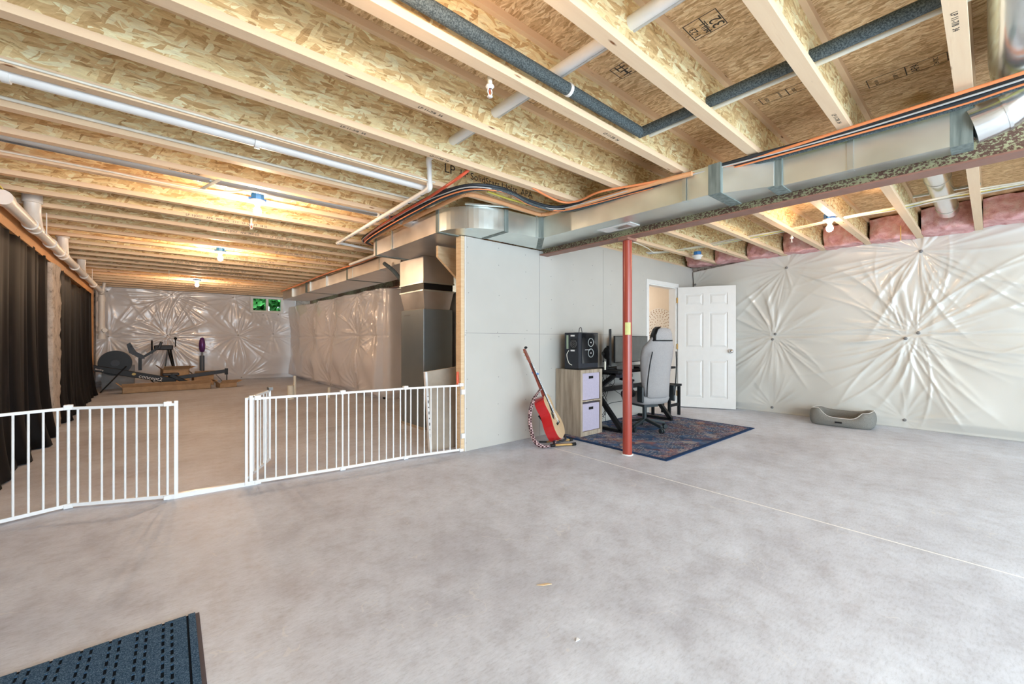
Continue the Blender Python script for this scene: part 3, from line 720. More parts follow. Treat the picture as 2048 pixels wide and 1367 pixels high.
# big white drain line on the left
t = thing('drain_pipe', 'thick white plastic drain line with wye branches above the black curtains', 'pipe', (-.84, 4.9, 2.19))
MB().tube([(0, -.05, 0), (0, 8.15, .015)], .046, 18).build('pipe_run', M['pvc_beige'], t)
for y in (0, .95, 1.15, 1.95, 2.6, 2.85, 3.9, 5.0, 6.5): MB().tube([(0, y-.05, 0), (0, y+.05, 0)], .056, 18).build('coupling', M['pvc_beige'], t)
for y, r in ((1.0, .056), (2.75, .05), (4.6, .05)):
    MB().tube(smooth([(0, y+.12, .0), (.005, y, .09), (.01, y-.06, .17), (.01, y-.07, .30)]), r, 16).build('wye_branch', M['pvc_beige'], t)
    MB().tube([(.01, y-.07, .20), (.01, y-.07, .30)], r+.012, 16).build('branch_collar', M['pvc_beige'], t)
for y in (1.3, 5.6): MB().box(.05, .056, y-.015, y+.015, -.02, .2).build('hanger_strap', M['pvc'], t)
MB().tube(smooth([(0, 8.05, .015), (.0, 8.25, .0), (.0, 8.3, -.10), (0, 8.3, -.5), (0, 8.3, -1.05)]), .055, 18).build('drop_pipe', M['pvc_beige'], t)
for z in (-.15, -.82, -1.0): MB().tube([(0, 8.3, z-.05), (0, 8.3, z+.05)], .067, 18).build('coupling', M['pvc_beige'], t)
MB().tube([(.03, 8.28, -.85), (.06, 8.18, -.85)], .045, 16).build('cleanout_plug', M['pvc'], t)
MB().tube([(.04, 8.0, .02), (.06, 8.0, .2)], .028, 12).build('vent_stub', M['pvc_beige'], t)
def tubething(name, label, cat, pts, r, m, k=6, n=10, group=None, sm=True):
    o0 = Vector(pts[len(pts)//2]); q = [Vector(p)-o0 for p in pts]
    return tag(MB().tube(smooth(q, k) if sm else q, r, n).build(name, m, loc=o0), label, cat, group)
tubething('cable', 'thin yellow cable drooping behind the thick drain line on the left', 'cable', [(-.9, 4.6, 2.36), (-.9, 5.3, 2.33), (-.9, 6.2, 2.33), (-.9, 7, 2.34)], .006, M['yellow'])

# ------------------------------------------------------------------ pipes under the joists
t = thing('vent_pipe', 'long straight white plastic vent pipe running along a joist to the duct', 'pipe', (-.95, 3.11, 2.415))
MB().tube([(0, .01, 0), (2.7, .01, 0)], .043, 18).build('pipe_run', M['pvc'], t)
for x in (.42, 1.47): MB().tube([(x-.015, .01, 0), (x+.015, .01, 0)], .053, 18).build('coupling', M['pvc'], t)
MB().box(1.462, 1.478, -.045, .045, -.012, .2).build('hanger_strap', M['pvc'], t)
t = thing('foam_pipe', 'dark foam-covered pipe running along a joist then turning across the others', 'pipe', (2.40, 1.485, 2.46))
MB().tube([(-2.3, 0, -.0), (-.02, 0, 0)], .031, 16).build('foam_sleeve', M['foam'], t)
MB().tube([(-.0, .02, .005), (.02, -2.1, .06)], .031, 16).build('foam_sleeve', M['foam'], t)
MB().tube([(-.72, 0, 0), (-.70, 0, 0)], .034, 16).build('white_tie', M['pvc'], t)
tubething('water_pipe', 'thin cream plastic water pipe beside the dark foam-covered pipe', 'pipe', [(2.46, 1.46, 2.455), (2.50, .6, 2.49), (2.50, -.7, 2.52)], .0125, M['cpvc'], sm=False)
t = thing('conduit_sleeve', 'fat white conduit tube carried through the joists towards the camera', 'pipe', (1.625, 1.5, 2.54))
MB().tube([(0, -2.2, 0), (0, 1.27, 0)], .03, 16).build('conduit_tube', M['pvc'], t)
MB().tube([(.0, -2.2, -.028), (.026, -.9, -.022), (.028, 1.0, -.016)], .008, 8).build('grey_wire', M['greycable'], t)
t = thing('sump_pipe', 'white plastic pipe with elbows dropping below the joists beside the wire bundle', 'pipe', (1.66, 2.85, 2.54))
MB().tube(smooth([(-.02, -.02, 0), (-.02, .03, -.01), (0, .06, -.05)]), .022, 14).build('upper_elbow', M['pvc'], t)
MB().tube([(0, .06, -.04), (.05, .14, -.165)], .019, 14).build('riser', M['pvc'], t)
MB().tube(smooth([(.045, .135, -.14), (.055, .15, -.18), (.06, .2, -.185)]), .024, 14).build('lower_elbow', M['pvc'], t)
MB().tube([(.06, .17, -.183), (.145, 2.6, -.183)], .0195, 14).build('pipe_run', M['pvc'], t)
MB().tube([(.145, 2.6, -.183), (.80, 2.75, -.183)], .0175, 14).build('cross_run', M['pvc'], t)
MB().tube([(.145, 2.56, -.183), (.145, 2.63, -.183)], .025, 14).build('end_elbow', M['pvc'], t)
for y in (.3, .55, .95, 1.3, 1.6, 2.0, 2.4): MB().tube([(.06+.035*y, y, -.183), (.06+.035*y, y+.012, -.183)], .0215, 12).build('black_tie', M['black'], t)
tubething('drain_pipe', 'short white plastic pipe with black ties beside the far metal duct', 'pipe', [(2.47, 6.9, 2.36), (2.475, 5.8, 2.36)], .022, M['pvc'], sm=False)
tubething('refrigerant_line', 'black foam-covered line slanting down from the duct towards the furnace', 'pipe', [(2.49, 5.62, 2.20), (2.55, 5.45, 2.08), (2.62, 5.3, 1.90), (2.63, 5.24, 1.78)], .028, M['foam'])
t = thing('round_duct', 'long round silver duct pipe running between joists over the far room', 'duct', (-.5, 4.088, 2.425))
MB().tube([(-.4, 0, 0), (2.45, 0, 0)], .055, 22).build('pipe_run', M['silver'], t)
MB().tube([(2.4, 0, 0), (2.62, .02, -.03)], .066, 22).build('boot', M['galv2'], t)
MB().cbox((.86, .0, -.062), (.03, .34, .004), Matrix.Rotation(.25, 3, 'Z')).build('hanger_strap', M['strap_metal'], t)
# big round duct on the right with adjustable elbow into the trunk
t = thing('round_duct', 'fat shiny round silver duct at the top right corner with segmented elbow', 'duct', (3.30, -.13, 2.50))
MB().tube([(-2.2, .03, .02), (-.08, .03, .02)], .112, 36).build('pipe_run', M['silver'], t)
el = [(-.12, .03, .02), (-.0, .02, .0), (.06, -.0, -.07), (.07, .0, -.15), (.06, .06, -.205), (.055, .20, -.225)]
el = [(-.12, .03, .02), (-.02, .03, .015), (.05, .02, -.04), (.065, .03, -.12), (.058, .09, -.19), (.055, .20, -.225)]
ec = smooth(el, 5); MB().tube(ec, .104, 32, rs=[.110-.010*i/(len(ec)-1) for i in range(len(ec))]).build('elbow', M['silver'], t)
for p, q in ((el[1], el[2]), (el[2], el[3]), (el[3], el[4]), (el[4], el[5])):
    p, q = Vector(p), Vector(q); dn = (q-p).normalized(); MB().tube([p-dn*.006, p+dn*.006], .108, 32).build('elbow_bead', M['silver'], t)
t = thing('round_duct', 'short round silver duct behind the steel beam ending at the pink insulation', 'duct', (4.2, .31, 2.55))
MB().tube([(-.5, 0, 0), (2.45, 0, 0)], .085, 28).build('pipe_run', M['silver'], t)
for x in (1.0, 2.2): MB().tube([(x, 0, 0), (x+.02, 0, 0)], .09, 28).build('pipe_bead', M['silver'], t)
MB().box(1.5, 1.53, -.25, .2, -.02, .0).build('hanger_strap', M['strap_metal'], t)

# ------------------------------------------------------------------ cable bundle along the trunk duct
G1 = 'cables and tubes bundled along the metal duct'
tubething('flexible_tube', 'orange-red tube topmost of the bundle above the metal duct', 'cable', [(3.02, -.6, 2.37), (3.059, -.1, 2.36), (3.09, .589, 2.36), (3.10, 1.2, 2.36), (2.97, 1.8, 2.365), (2.853, 2.147, 2.365), (2.88, 2.40, 2.36), (2.80, 2.53, 2.36), (2.52, 2.52, 2.375), (2.3, 2.53, 2.43), (2.1, 2.6, 2.5)], .009, M['orange'], group=G1)
for i, (dx, dz, r, mm_, lb_) in enumerate(((0, 0, .020, 'cableblack', 'thickest black cable of the bundle, waving above the duct bend'), (-.035, .012, .013, 'cableblack', 'black cable running just above the thickest black cable of the bundle'), (.03, -.012, .012, 'foam', 'dark grey cable lowest in the black part of the bundle'), (-.01, -.018, .006, 'orange', 'thin orange cable tied across the front of the black cables'), (-.05, -.008, .005, 'greycable', 'thin pale grey cable at the near side of the black cables'))):
    P0 = [(3.12, -.6, 2.36), (3.166, -.104, 2.36), (3.19, .143, 2.36), (3.182, .558, 2.36), (3.15, 1.0, 2.36), (3.10, 1.4, 2.36), (3.03, 2.0, 2.36), (3.0, 2.4, 2.36), (2.92, 2.68, 2.36), (2.587, 2.731, 2.36), (2.25, 2.66, 2.365), (1.987, 2.747, 2.36), (1.91, 3.018, 2.36), (1.891, 3.39, 2.36), (1.927, 4.204, 2.36), (2.0, 5.0, 2.36), (2.1, 5.22, 2.36), (2.35, 5.3, 2.36)]
    s0 = random.Random(i); P0 = [(x+dx+s0.uniform(-.012, .012), y+s0.uniform(-.01, .01), z+dz) for x, y, z in P0]
    tubething('cable', lb_, 'cable', P0, r, M[mm_], group=G1, k=5)
tubething('conduit', 'fat pale orange corrugated conduit bent round the duct corner', 'cable', [(3.02, 1.45, 2.35), (3.0, 1.72, 2.355), (2.97, 2.4, 2.36), (2.96, 2.80, 2.36), (2.93, 2.9, 2.36), (2.85, 2.93, 2.36), (2.416, 2.90, 2.36), (2.12, 2.9, 2.36), (2.03, 2.95, 2.36), (2.01, 3.08, 2.36), (2.018, 3.617, 2.36), (2.022, 4.413, 2.36), (2.06, 5.1, 2.36), (2.15, 5.24, 2.36), (2.4, 5.28, 2.36)], .019, M['smurf'], group=G1, k=5)
tubething('cable', 'yellow cable hugging the top edge of the metal duct near the column', 'cable', [(3.21, -.3, 2.375), (3.235, .343, 2.374), (3.22, .699, 2.37), (3.13, 1.108, 2.37), (3.06, 1.438, 2.37)], .008, M['yellow'], group=G1)
tubething('cable', 'yellow-green cable stretched between the conduit and black bundle at the bend', 'cable', [(2.14, 2.78, 2.37), (2.4, 2.78, 2.36), (2.72, 2.75, 2.355), (2.76, 2.75, 2.36)], .008, M['yellow'], group=G1)
tubething('flexible_tube', 'bright red tube running beside the white elbowed pipe', 'cable', [(1.86, 2.56, 2.45), (1.79, 2.68, 2.37), (1.80, 2.9, 2.36), (1.83, 3.264, 2.36), (1.86, 3.917, 2.36), (1.93, 4.746, 2.36), (2.0, 5.1, 2.36)], .012, M['redtube'], group=G1)
for i in range(9):
    y = 1.0+i*.22
t = tubething('cable', 'orange cable lying on the near edge of the far metal duct', 'cable', [(2.5, 5.9, 2.355), (2.52, 6.6, 2.35), (2.49, 7.387, 2.355), (2.48, 8.562, 2.36), (2.52, 10, 2.365), (2.54, 12.0, 2.37)], .012, M['orange'])
tubething('cable', 'black cable lying on the near edge of the far metal duct', 'cable', [(2.54, 5.9, 2.375), (2.55, 7.0, 2.37), (2.54, 8.6, 2.375), (2.56, 12.1, 2.375)], .010, M['cableblack'])
# strut under the elbow
tag(MB().bar((0, 0, 0), (.36, -.2, 0), .03, .012).build('hanger_bar', M['strap_metal'], loc=(2.2, 3.2, 2.386-.004)), 'galvanised flat bar lying across the top of the duct elbow', 'bracket')
# white cables on the left joists
tubething('cable', 'white cable stapled along the joist in front of the vent pipe', 'cable', [(-.95, 2.975, 2.405), (.2, 2.975, 2.405), (1.0, 2.972, 2.40), (1.75, 2.975, 2.405)], .007, M['nmwhite'])
tubething('cable', 'pair of pale cables along the second joist beyond the vent pipe', 'cable', [(-.95, 3.50, 2.43), (.2, 3.505, 2.425), (1.0, 3.50, 2.42), (1.9, 3.50, 2.42)], .010, M['nmwhite'])
tubething('cable', 'white cable leading along a joist to the blue box of the nearest left bulb', 'cable', [(-.95, 4.43, 2.41), (-.3, 4.43, 2.41), (.2, 4.42, 2.40), (.5, 4.36, 2.41), (.62, 4.3, 2.43), (.68, 4.28, 2.43)], .008, M['nmwhite'])
# NM cables crossing the right bays
for i, (dx, dz, r, mm_, lb_) in enumerate(((0, 0, .008, 'nmwhite', 'white cable in the run crossing under the joists above the right wall'), (.03, .004, .008, 'yellow', 'yellow cable in the run crossing under the joists above the right wall'), (-.03, .003, .007, 'nmwhite', 'white cable nearest the beam in the run above the right wall'), (.055, -.003, .008, 'greycable', 'grey cable farthest from the beam in the run above the right wall'))):
    s0 = random.Random(20+i); P0 = [(5.46, -.4), (5.47, .1), (5.48, .3), (5.54, .6), (5.55, 1.0), (5.66, 1.5), (5.72, 2.0), (5.76, 2.5), (5.75, 3.0), (5.6, 3.38)]
    tubething('cable', lb_, 'cable', [(x+dx+s0.uniform(-.02, .02), y, 2.415+dz+s0.uniform(0, .012)) for x, y in P0], r, M[mm_], group='cables crossing above the right-hand wall')
tubething('cable', 'thin white cable looping near the top of the red column', 'cable', [(3.7, 2.95, 2.385), (4.1, 3.1, 2.375), (4.5, 3.0, 2.37), (5.0, 3.05, 2.375), (5.5, 3.2, 2.38)], .006, M['nmwhite'])
tubething('pull_chain', 'little brass pull chain hanging from a joist on the right', 'chain', [(6.3, .66, 2.39), (6.3, .66, 2.23)], .005, M['brass'], sm=False)
tubething('hanging_string', 'thin white string hanging from the far ceiling joists', 'string', [(.25, 9.8, 2.39), (.25, 9.8, 2.20)], .004, M['nmwhite'], sm=False)

# ------------------------------------------------------------------ bulbs and sprinklers
def octa(r, z0, z1, m): return m.prism([(r*cos(pi/8+i*pi/4), r*sin(pi/8+i*pi/4)) for i in range(8)], z0, z1)
def lamp(loc, label, lit=True, mt='bulb'):
    t = thing('ceiling_lamp', label, 'lamp', loc, 0, 'bare bulb lampholders under the joists')
    m = octa(.052, .03, .085, MB()); m.box(-.07, -.05, -.01, .01, .03, .05); m.box(.05, .07, -.01, .01, .03, .05); m.build('junction_box', M['blue'], t)
    if lit:
        MB().lathe([(.0001, .03), (.062, .03), (.060, .02), (.03, .008), (.022, -.012), (.0001, -.012)], (0, 0, 0), 20).build('lampholder', M['porcelain'], t)
        MB().lathe([(.0001, -.010), (.014, -.012), (.016, -.028), (.028, -.048), (.0315, -.068), (.026, -.088), (.013, -.099), (.0001, -.102)], (0, 0, 0), 20).build('bulb', M[mt], t)
    else:
        MB().lathe([(.0001, .03), (.075, .03), (.073, .018), (.055, .008), (.05, -.022), (.0001, -.03)], (0, 0, 0), 20).build('lampholder', M['porcelain'], t)
    return t
lamp((.72, 4.30, 2.335), 'lit bare bulb on a blue box, nearest over the gated area')
lamp((.74, 7.12, 2.335), 'lit bare bulb on a blue box, middle one over the gated area')
lamp((.73, 10.9, 2.335), 'lit bare bulb nearest the far foil-covered end wall')
lamp((5.33, 1.10, 2.345), 'lit bare bulb on a blue box between joists on the right', True, 'bulb_mid')
lamp((6.13, 2.86, 2.345), 'unlit white lampholder on a blue box near the partition corner', False)
lamp((.70, 1.15, 2.335), 'lit bare bulb overhead just outside the top of the picture, left part', True, 'bulb_dim')
def sprk(loc, label):
    t = thing('sprinkler_head', label, 'sprinkler', loc, 0, 'white sprinkler heads')
    MB().lathe([(.0001, 0), (.018, 0), (.022, -.008), (.016, -.014), (.012, -.02)], (0, 0, 0), 16).build('escutcheon', M['pvc'], t)
    m = MB(); m.tube(smooth([(.008, 0, -.018), (.013, 0, -.035), (.003, 0, -.055)]), .0028, 6); m.tube(smooth([(-.008, 0, -.018), (-.013, 0, -.035), (-.003, 0, -.055)]), .0028, 6); m.build('yoke', M['pvc'], t)
    MB().tube([(0, 0, -.02), (0, 0, -.05)], .0025, 6).build('glass_bulb', M['redtube'], t)
    MB().lathe([(.0001, -.06), (.014, -.058), (.014, -.055), (.0001, -.055)], (0, 0, 0), 16).build('deflector', M['pvc'], t)
    MB().tube([(0, 0, 0), (0, 0, .315)], .012, 10).build('drop_nipple', M['cpvc'], t)
    return t
sprk((1.262, 1.60+.02, 2.375), 'white sprinkler head hanging close to the foam-covered pipe'); sprk((.82, 5.24, 2.375), 'white sprinkler head over the gated area, between the first two bulbs'); sprk((5.92, 1.60, 2.375), 'white sprinkler head in front of the pink insulation on the right')

# ------------------------------------------------------------------ safety gate
GP = [(-.93, 3.86), (-.414, 4.027), (.089, 3.798)]; GR = [(.628, 3.747), (1.245, 3.657), (1.806, 3.606), (2.352, 3.492)]
t = thing('safety_gate', 'white metal folding safety gate across the room, its little door open', 'gate', (.6, 3.75, 0))
def gl(p, z): return (p[0]-.6, p[1]-3.75, z)
def panel(a, b, nb=8):
    MB().bar(gl(a, .665), gl(b, .665), .018, .018).build('top_rail', M['gate_white'], t)
    MB().bar(gl(a, .022), gl(b, .022), .018, .022).build('bottom_rail', M['gate_white'], t)
    av, bv = Vector(a), Vector(b); L = (bv-av).length; mrg = .05/L
    for i in range(nb):
        p = av.lerp(bv, mrg+(1-2*mrg)*i/(nb-1)); MB().tube([gl(p, .02), gl(p, .665)], .0065, 8).build('bar', M['gate_white'], t)
def joint(p):
    MB().tube([gl(p, .0), gl(p, .69)], .008, 8).build('hinge_post', M['gate_white'], t)
    MB().cbox(gl(p, .672), (.045, .036, .034)).build('joint_cap', M['gate_white'], t, bevel=.004); MB().cbox(gl(p, .016), (.045, .036, .028)).build('joint_cap', M['gate_white'], t, bevel=.004)
panel(GP[0], GP[1]); panel(GP[1], GP[2])
for a, b in zip(GR, GR[1:]): panel(a, b)
for p in GP[1:]+GR: joint(p)
fa, fb = (.135, 3.79), (.585, 3.757)
MB().bar(gl(fa, 0.0), gl(fa, .69), .032, .022).build('gate_post', M['gate_white'], t); MB().bar(gl(fb, 0), gl(fb, .69), .032, .022).build('gate_post', M['gate_white'], t)
MB().bar(gl(GP[2], .016), gl(GR[0], .016), .03, .032).build('threshold_bar', M['gate_white'], t)
MB().bar(gl(GP[2], .665), gl(fa, .665), .018, .018).build('top_rail', M['gate_white'], t); MB().bar(gl(fb, .665), gl(GR[0], .665), .018, .018).build('top_rail', M['gate_white'], t)
MB().cbox(gl((fb[0], fb[1]-.0115), .40), (.012, .002, .07)).build('warning_sticker', flat('sticker', (.75, .5, .2)), t)
la, lb2 = (.552, 3.742), (.80, 4.22)
MB().bar(gl(la, .668), gl(lb2, .668), .018, .018).build('door_rail', M['gate_white'], t); MB().bar(gl(la, .06), gl(lb2, .06), .018, .018).build('door_rail', M['gate_white'], t)
MB().bar(gl(la, .01), gl(la, .675), .02, .018).build('door_stile', M['gate_white'], t); MB().bar(gl(lb2, .06), gl(lb2, .675), .02, .018).build('door_stile', M['gate_white'], t)
for i in range(1, 7):
    p = Vector(la).lerp(Vector(lb2), i/7); MB().tube([gl(p, .06), gl(p, .665)], .006, 8).build('bar', M['gate_white'], t)
MB().cbox(gl((.80, 4.20), .69), (.035, .08, .03)).build('latch_handle', M['greyplastic'], t, bevel=.005)
for z in (.16, .60): MB().cbox(gl((2.362, 3.475), z), (.045, .035, .05)).build('wall_bracket', M['gate_white'], t, bevel=.006)

# leaning panel behind the gate
t = thing('leaning_panel', 'brown board panel leaning against the stud behind the gate', 'panel', (2.13, 3.70, 0))
R = Matrix.Rotation(radians(-5), 3, 'X')@Matrix.Identity(3)
v = [(0, 0, 0), (.40, -.03, 0), (.40, .12, .83), (.03, .15, .79)]
m = MB(); m.add([Vector(p) for p in v]+[Vector(p)+Vector((0, .03, 0)) for p in v], [(3, 2, 1, 0)[::-1], (4, 5, 6, 7)[::-1], (0, 1, 5, 4), (1, 2, 6, 5), (2, 3, 7, 6), (3, 0, 4, 7)]); m.build('board', M['board_brown'], t)
m = MB(); m.add([(-.012, -.004, 0), (.012, -.005, 0), (.04, .146, .79), (.018, .147, .79), (-.012, .03, 0), (.018, .18, .79)], [(0, 1, 2, 3), (0, 3, 5, 4)]); m.build('printed_edge', M['paper'], t, solid=.002)
m = MB()
for i in range(9):
    z = .10+i*.055; m.cbox((.001+.03*z/.79, -.012+.15*z/.79+.004, z), (.008, .002, .03 if i % 2 else .012))
m.build('edge_print', M['ink'], t)
tubething('clamp', 'orange-red clamp hooked over the gate top beside the stud', 'clamp', [(2.335, 3.52, .66), (2.335, 3.53, .74), (2.34, 3.53, .80)], .012, M['redtube'])

# floor pipe stubs
tag(MB().tube([(0, 0, 0), (0, 0, .26)], .055, 18).build('pipe_stub', M['cpvc'], loc=(2.0, 8.7, 0)), 'short fat beige pipe stub rising from the floor behind the gate', 'pipe')
tag(MB().tube([(0, 0, 0), (0, 0, .42)], .026, 14).build('pipe_stub', M['cpvc'], loc=(2.13, 8.95, 0)), 'taller thin beige pipe stub behind the fat stub', 'pipe')
tag(MB().tube([(0, 0, 0), (0, 0, .2)], .026, 14).build('pipe_stub', M['cpvc'], loc=(2.62, 8.45, 0)), 'thin beige pipe stub alone near the foil-wrapped room', 'pipe')

# ------------------------------------------------------------------ rowing machine
t = thing('rowing_machine', 'black rowing machine with long rail in front of the far foil wall', 'rowing machine', (-.9, 12.5, 0))
MB().tube([(.32, -.14, .62), (.32, .08, .62)], .27, 40).build('flywheel_housing', M['black'], t)
MB().tube([(.32, -.15, .62), (.32, -.142, .62)], .07, 24).build('flywheel_hub', M['graph'], t)
MB().bar((-.12, -.16, .56), (1.34, -.16, .17), .05, .13).build('main_frame', M['black'], t, bevel=.01)
MB().bar((1.05, -.1, .20), (2.33, -.1, .36), .06, .085).build('monorail', M['graph'], t, bevel=.006)
MB().box(2.28, 2.34, -.15, -.05, .27, .42).build('rail_end', M['black'], t)
m = MB(); m.bar((2.32, -.25, .01), (2.32, .05, .01), .05, .03); m.bar((2.32, -.1, .02), (2.32, -.1, .34), .02, .02); m.bar((2.3, -.1, .02), (2.1, -.1, .28), .012, .012); m.build('rear_leg', M['black'], t)
m = MB(); m.bar((-.05, -.4, .015), (-.05, .1, .015), .07, .05); m.bar((-.05, -.16, .03), (-.1, -.16, .5), .06, .1); m.bar((.1, -.35, .02), (.5, -.16, .55), .02, .02); m.build('front_leg', M['black'], t)
m = MB(); m.bar((.72, -.12, .45), (.72, -.12, .72), .06, .06); m.bar((.72, -.12, .70), (.98, -.12, .90), .03, .05); m.build('monitor_arm', M['black'], t)
MB().cbox((1.06, -.12, 1.0), (.05, .12, .17), Matrix.Rotation(.3, 3, 'Y')).build('monitor', M['black'], t, bevel=.01)
MB().prism([(.50, 1.02), (.56, 1.07), (.60, .98), (.66, .86), (.78, .78), (.80, .70), (.70, .72), (.54, .84)], -.02, .02, Matrix.Translation((0, -.14, 0))@Matrix.Rotation(pi/2, 4, 'X')).build('handle_cradle', M['graph'], t)
MB().tube([(.58, -.2, .98), (.58, .0, .98)], .02, 10).build('handle', M['black'], t)
m = MB(); m.cbox((1.42, -.18, .20), (.08, .06, .44), Matrix.Rotation(-1.0, 3, 'Y')); m.cbox((1.42, -.04, .20), (.08, .06, .44), Matrix.Rotation(-1.0, 3, 'Y')); m.build('footrest', M['black'], t, bevel=.01)
MB().cbox((1.25, -.1, .33), (.3, .22, .06)).build('seat', M['graph'], t, bevel=.02)
for x in (.15, .5): MB().tube([(.9+x, -.16, .02), (.7+x, -.16, .3)], .012, 8).build('brace', M['black'], t)
dirv = Vector((1.46, 0, -.39)).normalized()
text('concept2', 'side_lettering', M['paper'], t, .11, frame(Vector((.70, -.1865, .325)), dirv, (0, 0, 1)), .001)
text('RowErg', 'frame_lettering', M['paper'], t, .04, frame(Vector((.02, -.1865, .51)), dirv, (0, 0, 1)), .001)
m = MB().tube([(.55, -.187, .37), (.56, -.187, .37)], .03, 8); MB().prism([(.62+.035*cos(a), .372+.028*sin(a)) for a in [2*pi*i/12 for i in range(12)]], .186, .188, Matrix.Rotation(pi/2, 4, 'X')).build('round_badge', flat('badge_gold', (.6, .5, .2)), t)
# wheel stand
t = thing('steering_wheel_stand', 'black racing steering wheel on a stand above cardboard boxes', 'steering wheel', (.02, 13.50, 0))
m = MB(); m.tube([(.0+.03*cos(a)*0, .15*cos(a)*1.0, .95+.15*sin(a)) for a in [2*pi*i/28 for i in range(29)]], .018, 10); m.build('wheel_rim', M['black'], t)
m = MB(); m.bar((0, -.14, .95), (0, .14, .95), .02, .04); m.bar((0, 0, .95), (.02, 0, .82), .02, .04); m.build('wheel_spokes', M['greyplastic'], t)
MB().cbox((.22, 0, .93), (.36, .16, .12)).build('wheel_base', M['black'], t, bevel=.02)
MB().tube([(.45, 0, .95), (.45, 0, 1.14)], .012, 8).build('shifter', M['black'], t); MB().sphere((.45, 0, 1.16), .035).build('shifter_knob', M['black'], t)
m = MB(); m.bar((.2, -.1, .0), (.3, 0, .9), .03, .03); m.bar((.5, -.1, 0), (.3, 0, .9), .03, .03); m.bar((.5, .2, 0), (.35, 0, .9), .03, .03); m.build('stand_legs', M['black'], t)
# vacuum
t = thing('stick_vacuum', 'tall stick vacuum cleaner with purple bin standing by the far wall', 'vacuum cleaner', (1.0, 13.35, 0))
m = MB(); m.box(-.16, .16, -.06, .06, 0, .07); m.build('floor_head', M['greyplastic'], t, bevel=.02)
MB().tube([(0, 0, .05), (0, 0, .82)], .022, 12).build('wand', M['greyplastic'], t)
MB().box(-.05, .05, -.02, .06, .2, .72).build('dock_pole', M['graph'], t, bevel=.01)
MB().lathe([(.0001, .80), (.05, .82), (.066, .90), (.07, 1.0), (.06, 1.1), (.04, 1.17), (.0001, 1.19)], (0, 0, 0), 18).build('dust_bin', M['purple'], t)
MB().tube(smooth([(0, .04, 1.1), (0, .12, 1.16), (0, .13, 1.04), (0, .05, .95)]), .018, 8).build('handle', M['black'], t)
MB().box(-.09, -.03, -.05, 0, .27, .33).build('white_tag', M['paper'], t)
tag(MB().box(0, .55, 0, .5, 0, .52).build('storage_box', M['greyplastic'], loc=(-.84, 13.15, 0)), 'pale grey box tucked behind the rowing machine flywheel', 'box')
# cartons
def carton(loc, dims, rz, label, flaps=True):
    t = thing('cardboard_box', label, 'box', loc, rz, 'cardboard by the rowing machine'); w, d_, h = dims; m = MB(); th = .006
    m.box(0, w, 0, d_, 0, th); m.box(0, w, 0, th, 0, h); m.box(0, w, d_-th, d_, 0, h); m.box(0, th, 0, d_, 0, h); m.box(w-th, w, 0, d_, 0, h); m.build('carton_body', M['carton'], t)
    if flaps:
        for a, b, c, e in (((0, 0, h), (w, 0, h), (w, -.12, h+.08), (0, -.12, h+.08)), ((w, 0, h), (w, d_, h), (w+.13, d_, h+.05), (w+.13, 0, h+.05)), ((0, d_, h), (0, 0, h), (-.1, 0, h+.1), (-.1, d_, h+.1))):
            MB().add([a, b, c, e], [(0, 1, 2, 3)]).build('flap', M['carton'], t, solid=.005)
carton((.22, 12.80, 0), (.5, .38, .42), .12, 'open cardboard box under the racing steering wheel')
carton((.80, 12.80, 0), (.40, .3, .28), .1, 'open cardboard box right of the steering wheel box')
carton((-.45, 11.83, 0), (1.5, .2, .13), 0, 'long flat open cardboard carton on the floor below the rowing machine', True)
carton((1.22, 11.80, 0), (.35, .24, .1), .25, 'crumpled open carton at the right end of the long carton', True)

# ------------------------------------------------------------------ rug, cabinet, computer, desk
tag(MB().box(-1.09, 1.09, -.76, .76, 0, .008).build('area_rug', M['rug'], loc=(4.68, 2.72, .001), bevel=.003), 'blue and rust patterned area rug under the desk and office chair', 'rug')
t = thing('cube_cabinet', 'grey-oak cabinet of two cubes standing against the drywall', 'cabinet', (3.71, 3.075, .009))
CW, CD, CH = .40, .385, .765
m = MB(); m.box(0, .035, 0, CD, 0, CH); m.box(CW-.035, CW, 0, CD, 0, CH); m.box(.035, CW-.035, 0, CD, 0, .05); m.box(.035, CW-.035, 0, CD, CH-.04, CH); m.box(.035, CW-.035, 0, CD, .395, .41); m.box(.035, CW-.035, CD-.01, CD, .05, CH-.04)
m.build('cabinet_body', M['oak'], t, bevel=.002)
for z in (.052, .413):
    o = MB().box(.04, CW-.04, .012, CD-.02, z, z+.318).build('fabric_bin', M['lilac'], t, bevel=.006)
    MB().box(.16, .24, .009, .013, z+.245, z+.275).build('pull_slot', M['black'], o)
# PC tower
t = thing('computer_tower', 'black computer tower with glass side standing on the oak cabinet', 'computer', (3.72, 3.11, .776))
TW, TD, TH = .36, .22, .43
m = MB(); m.box(0, TW, .004, TD, 0.015, TH); m.build('case', M['graph'], t, bevel=.004)
MB().box(.055, TW-.005, -.001, .004, .07, TH-.01).build('glass_panel', M['glassdark'], t)
MB().box(-.004, .0, .01, TD-.01, .2, TH-.03).build('rear_plate', M['graph'], t)
MB().box(-.007, -.004, .03, .12, .24, .36).build('rear_fan_grille', M['black'], t)
m = MB()
for r in (.045, .03, .012): m.tube([(-.008, .075+r*cos(a), .30+r*sin(a)) for a in [2*pi*i/20 for i in range(21)]], .0018, 5)
m.build('fan_rings', M['greyplastic'], t)
MB().box(-.006, -.003, .155, .185, .24, .40).build('port_plate', flat('port_green', (.35, .45, .33)), t)
for z in (.385, .212): MB().box(-.007, -.004, .06, .12, z, z+.018).build('sticker', M['paper'], t)
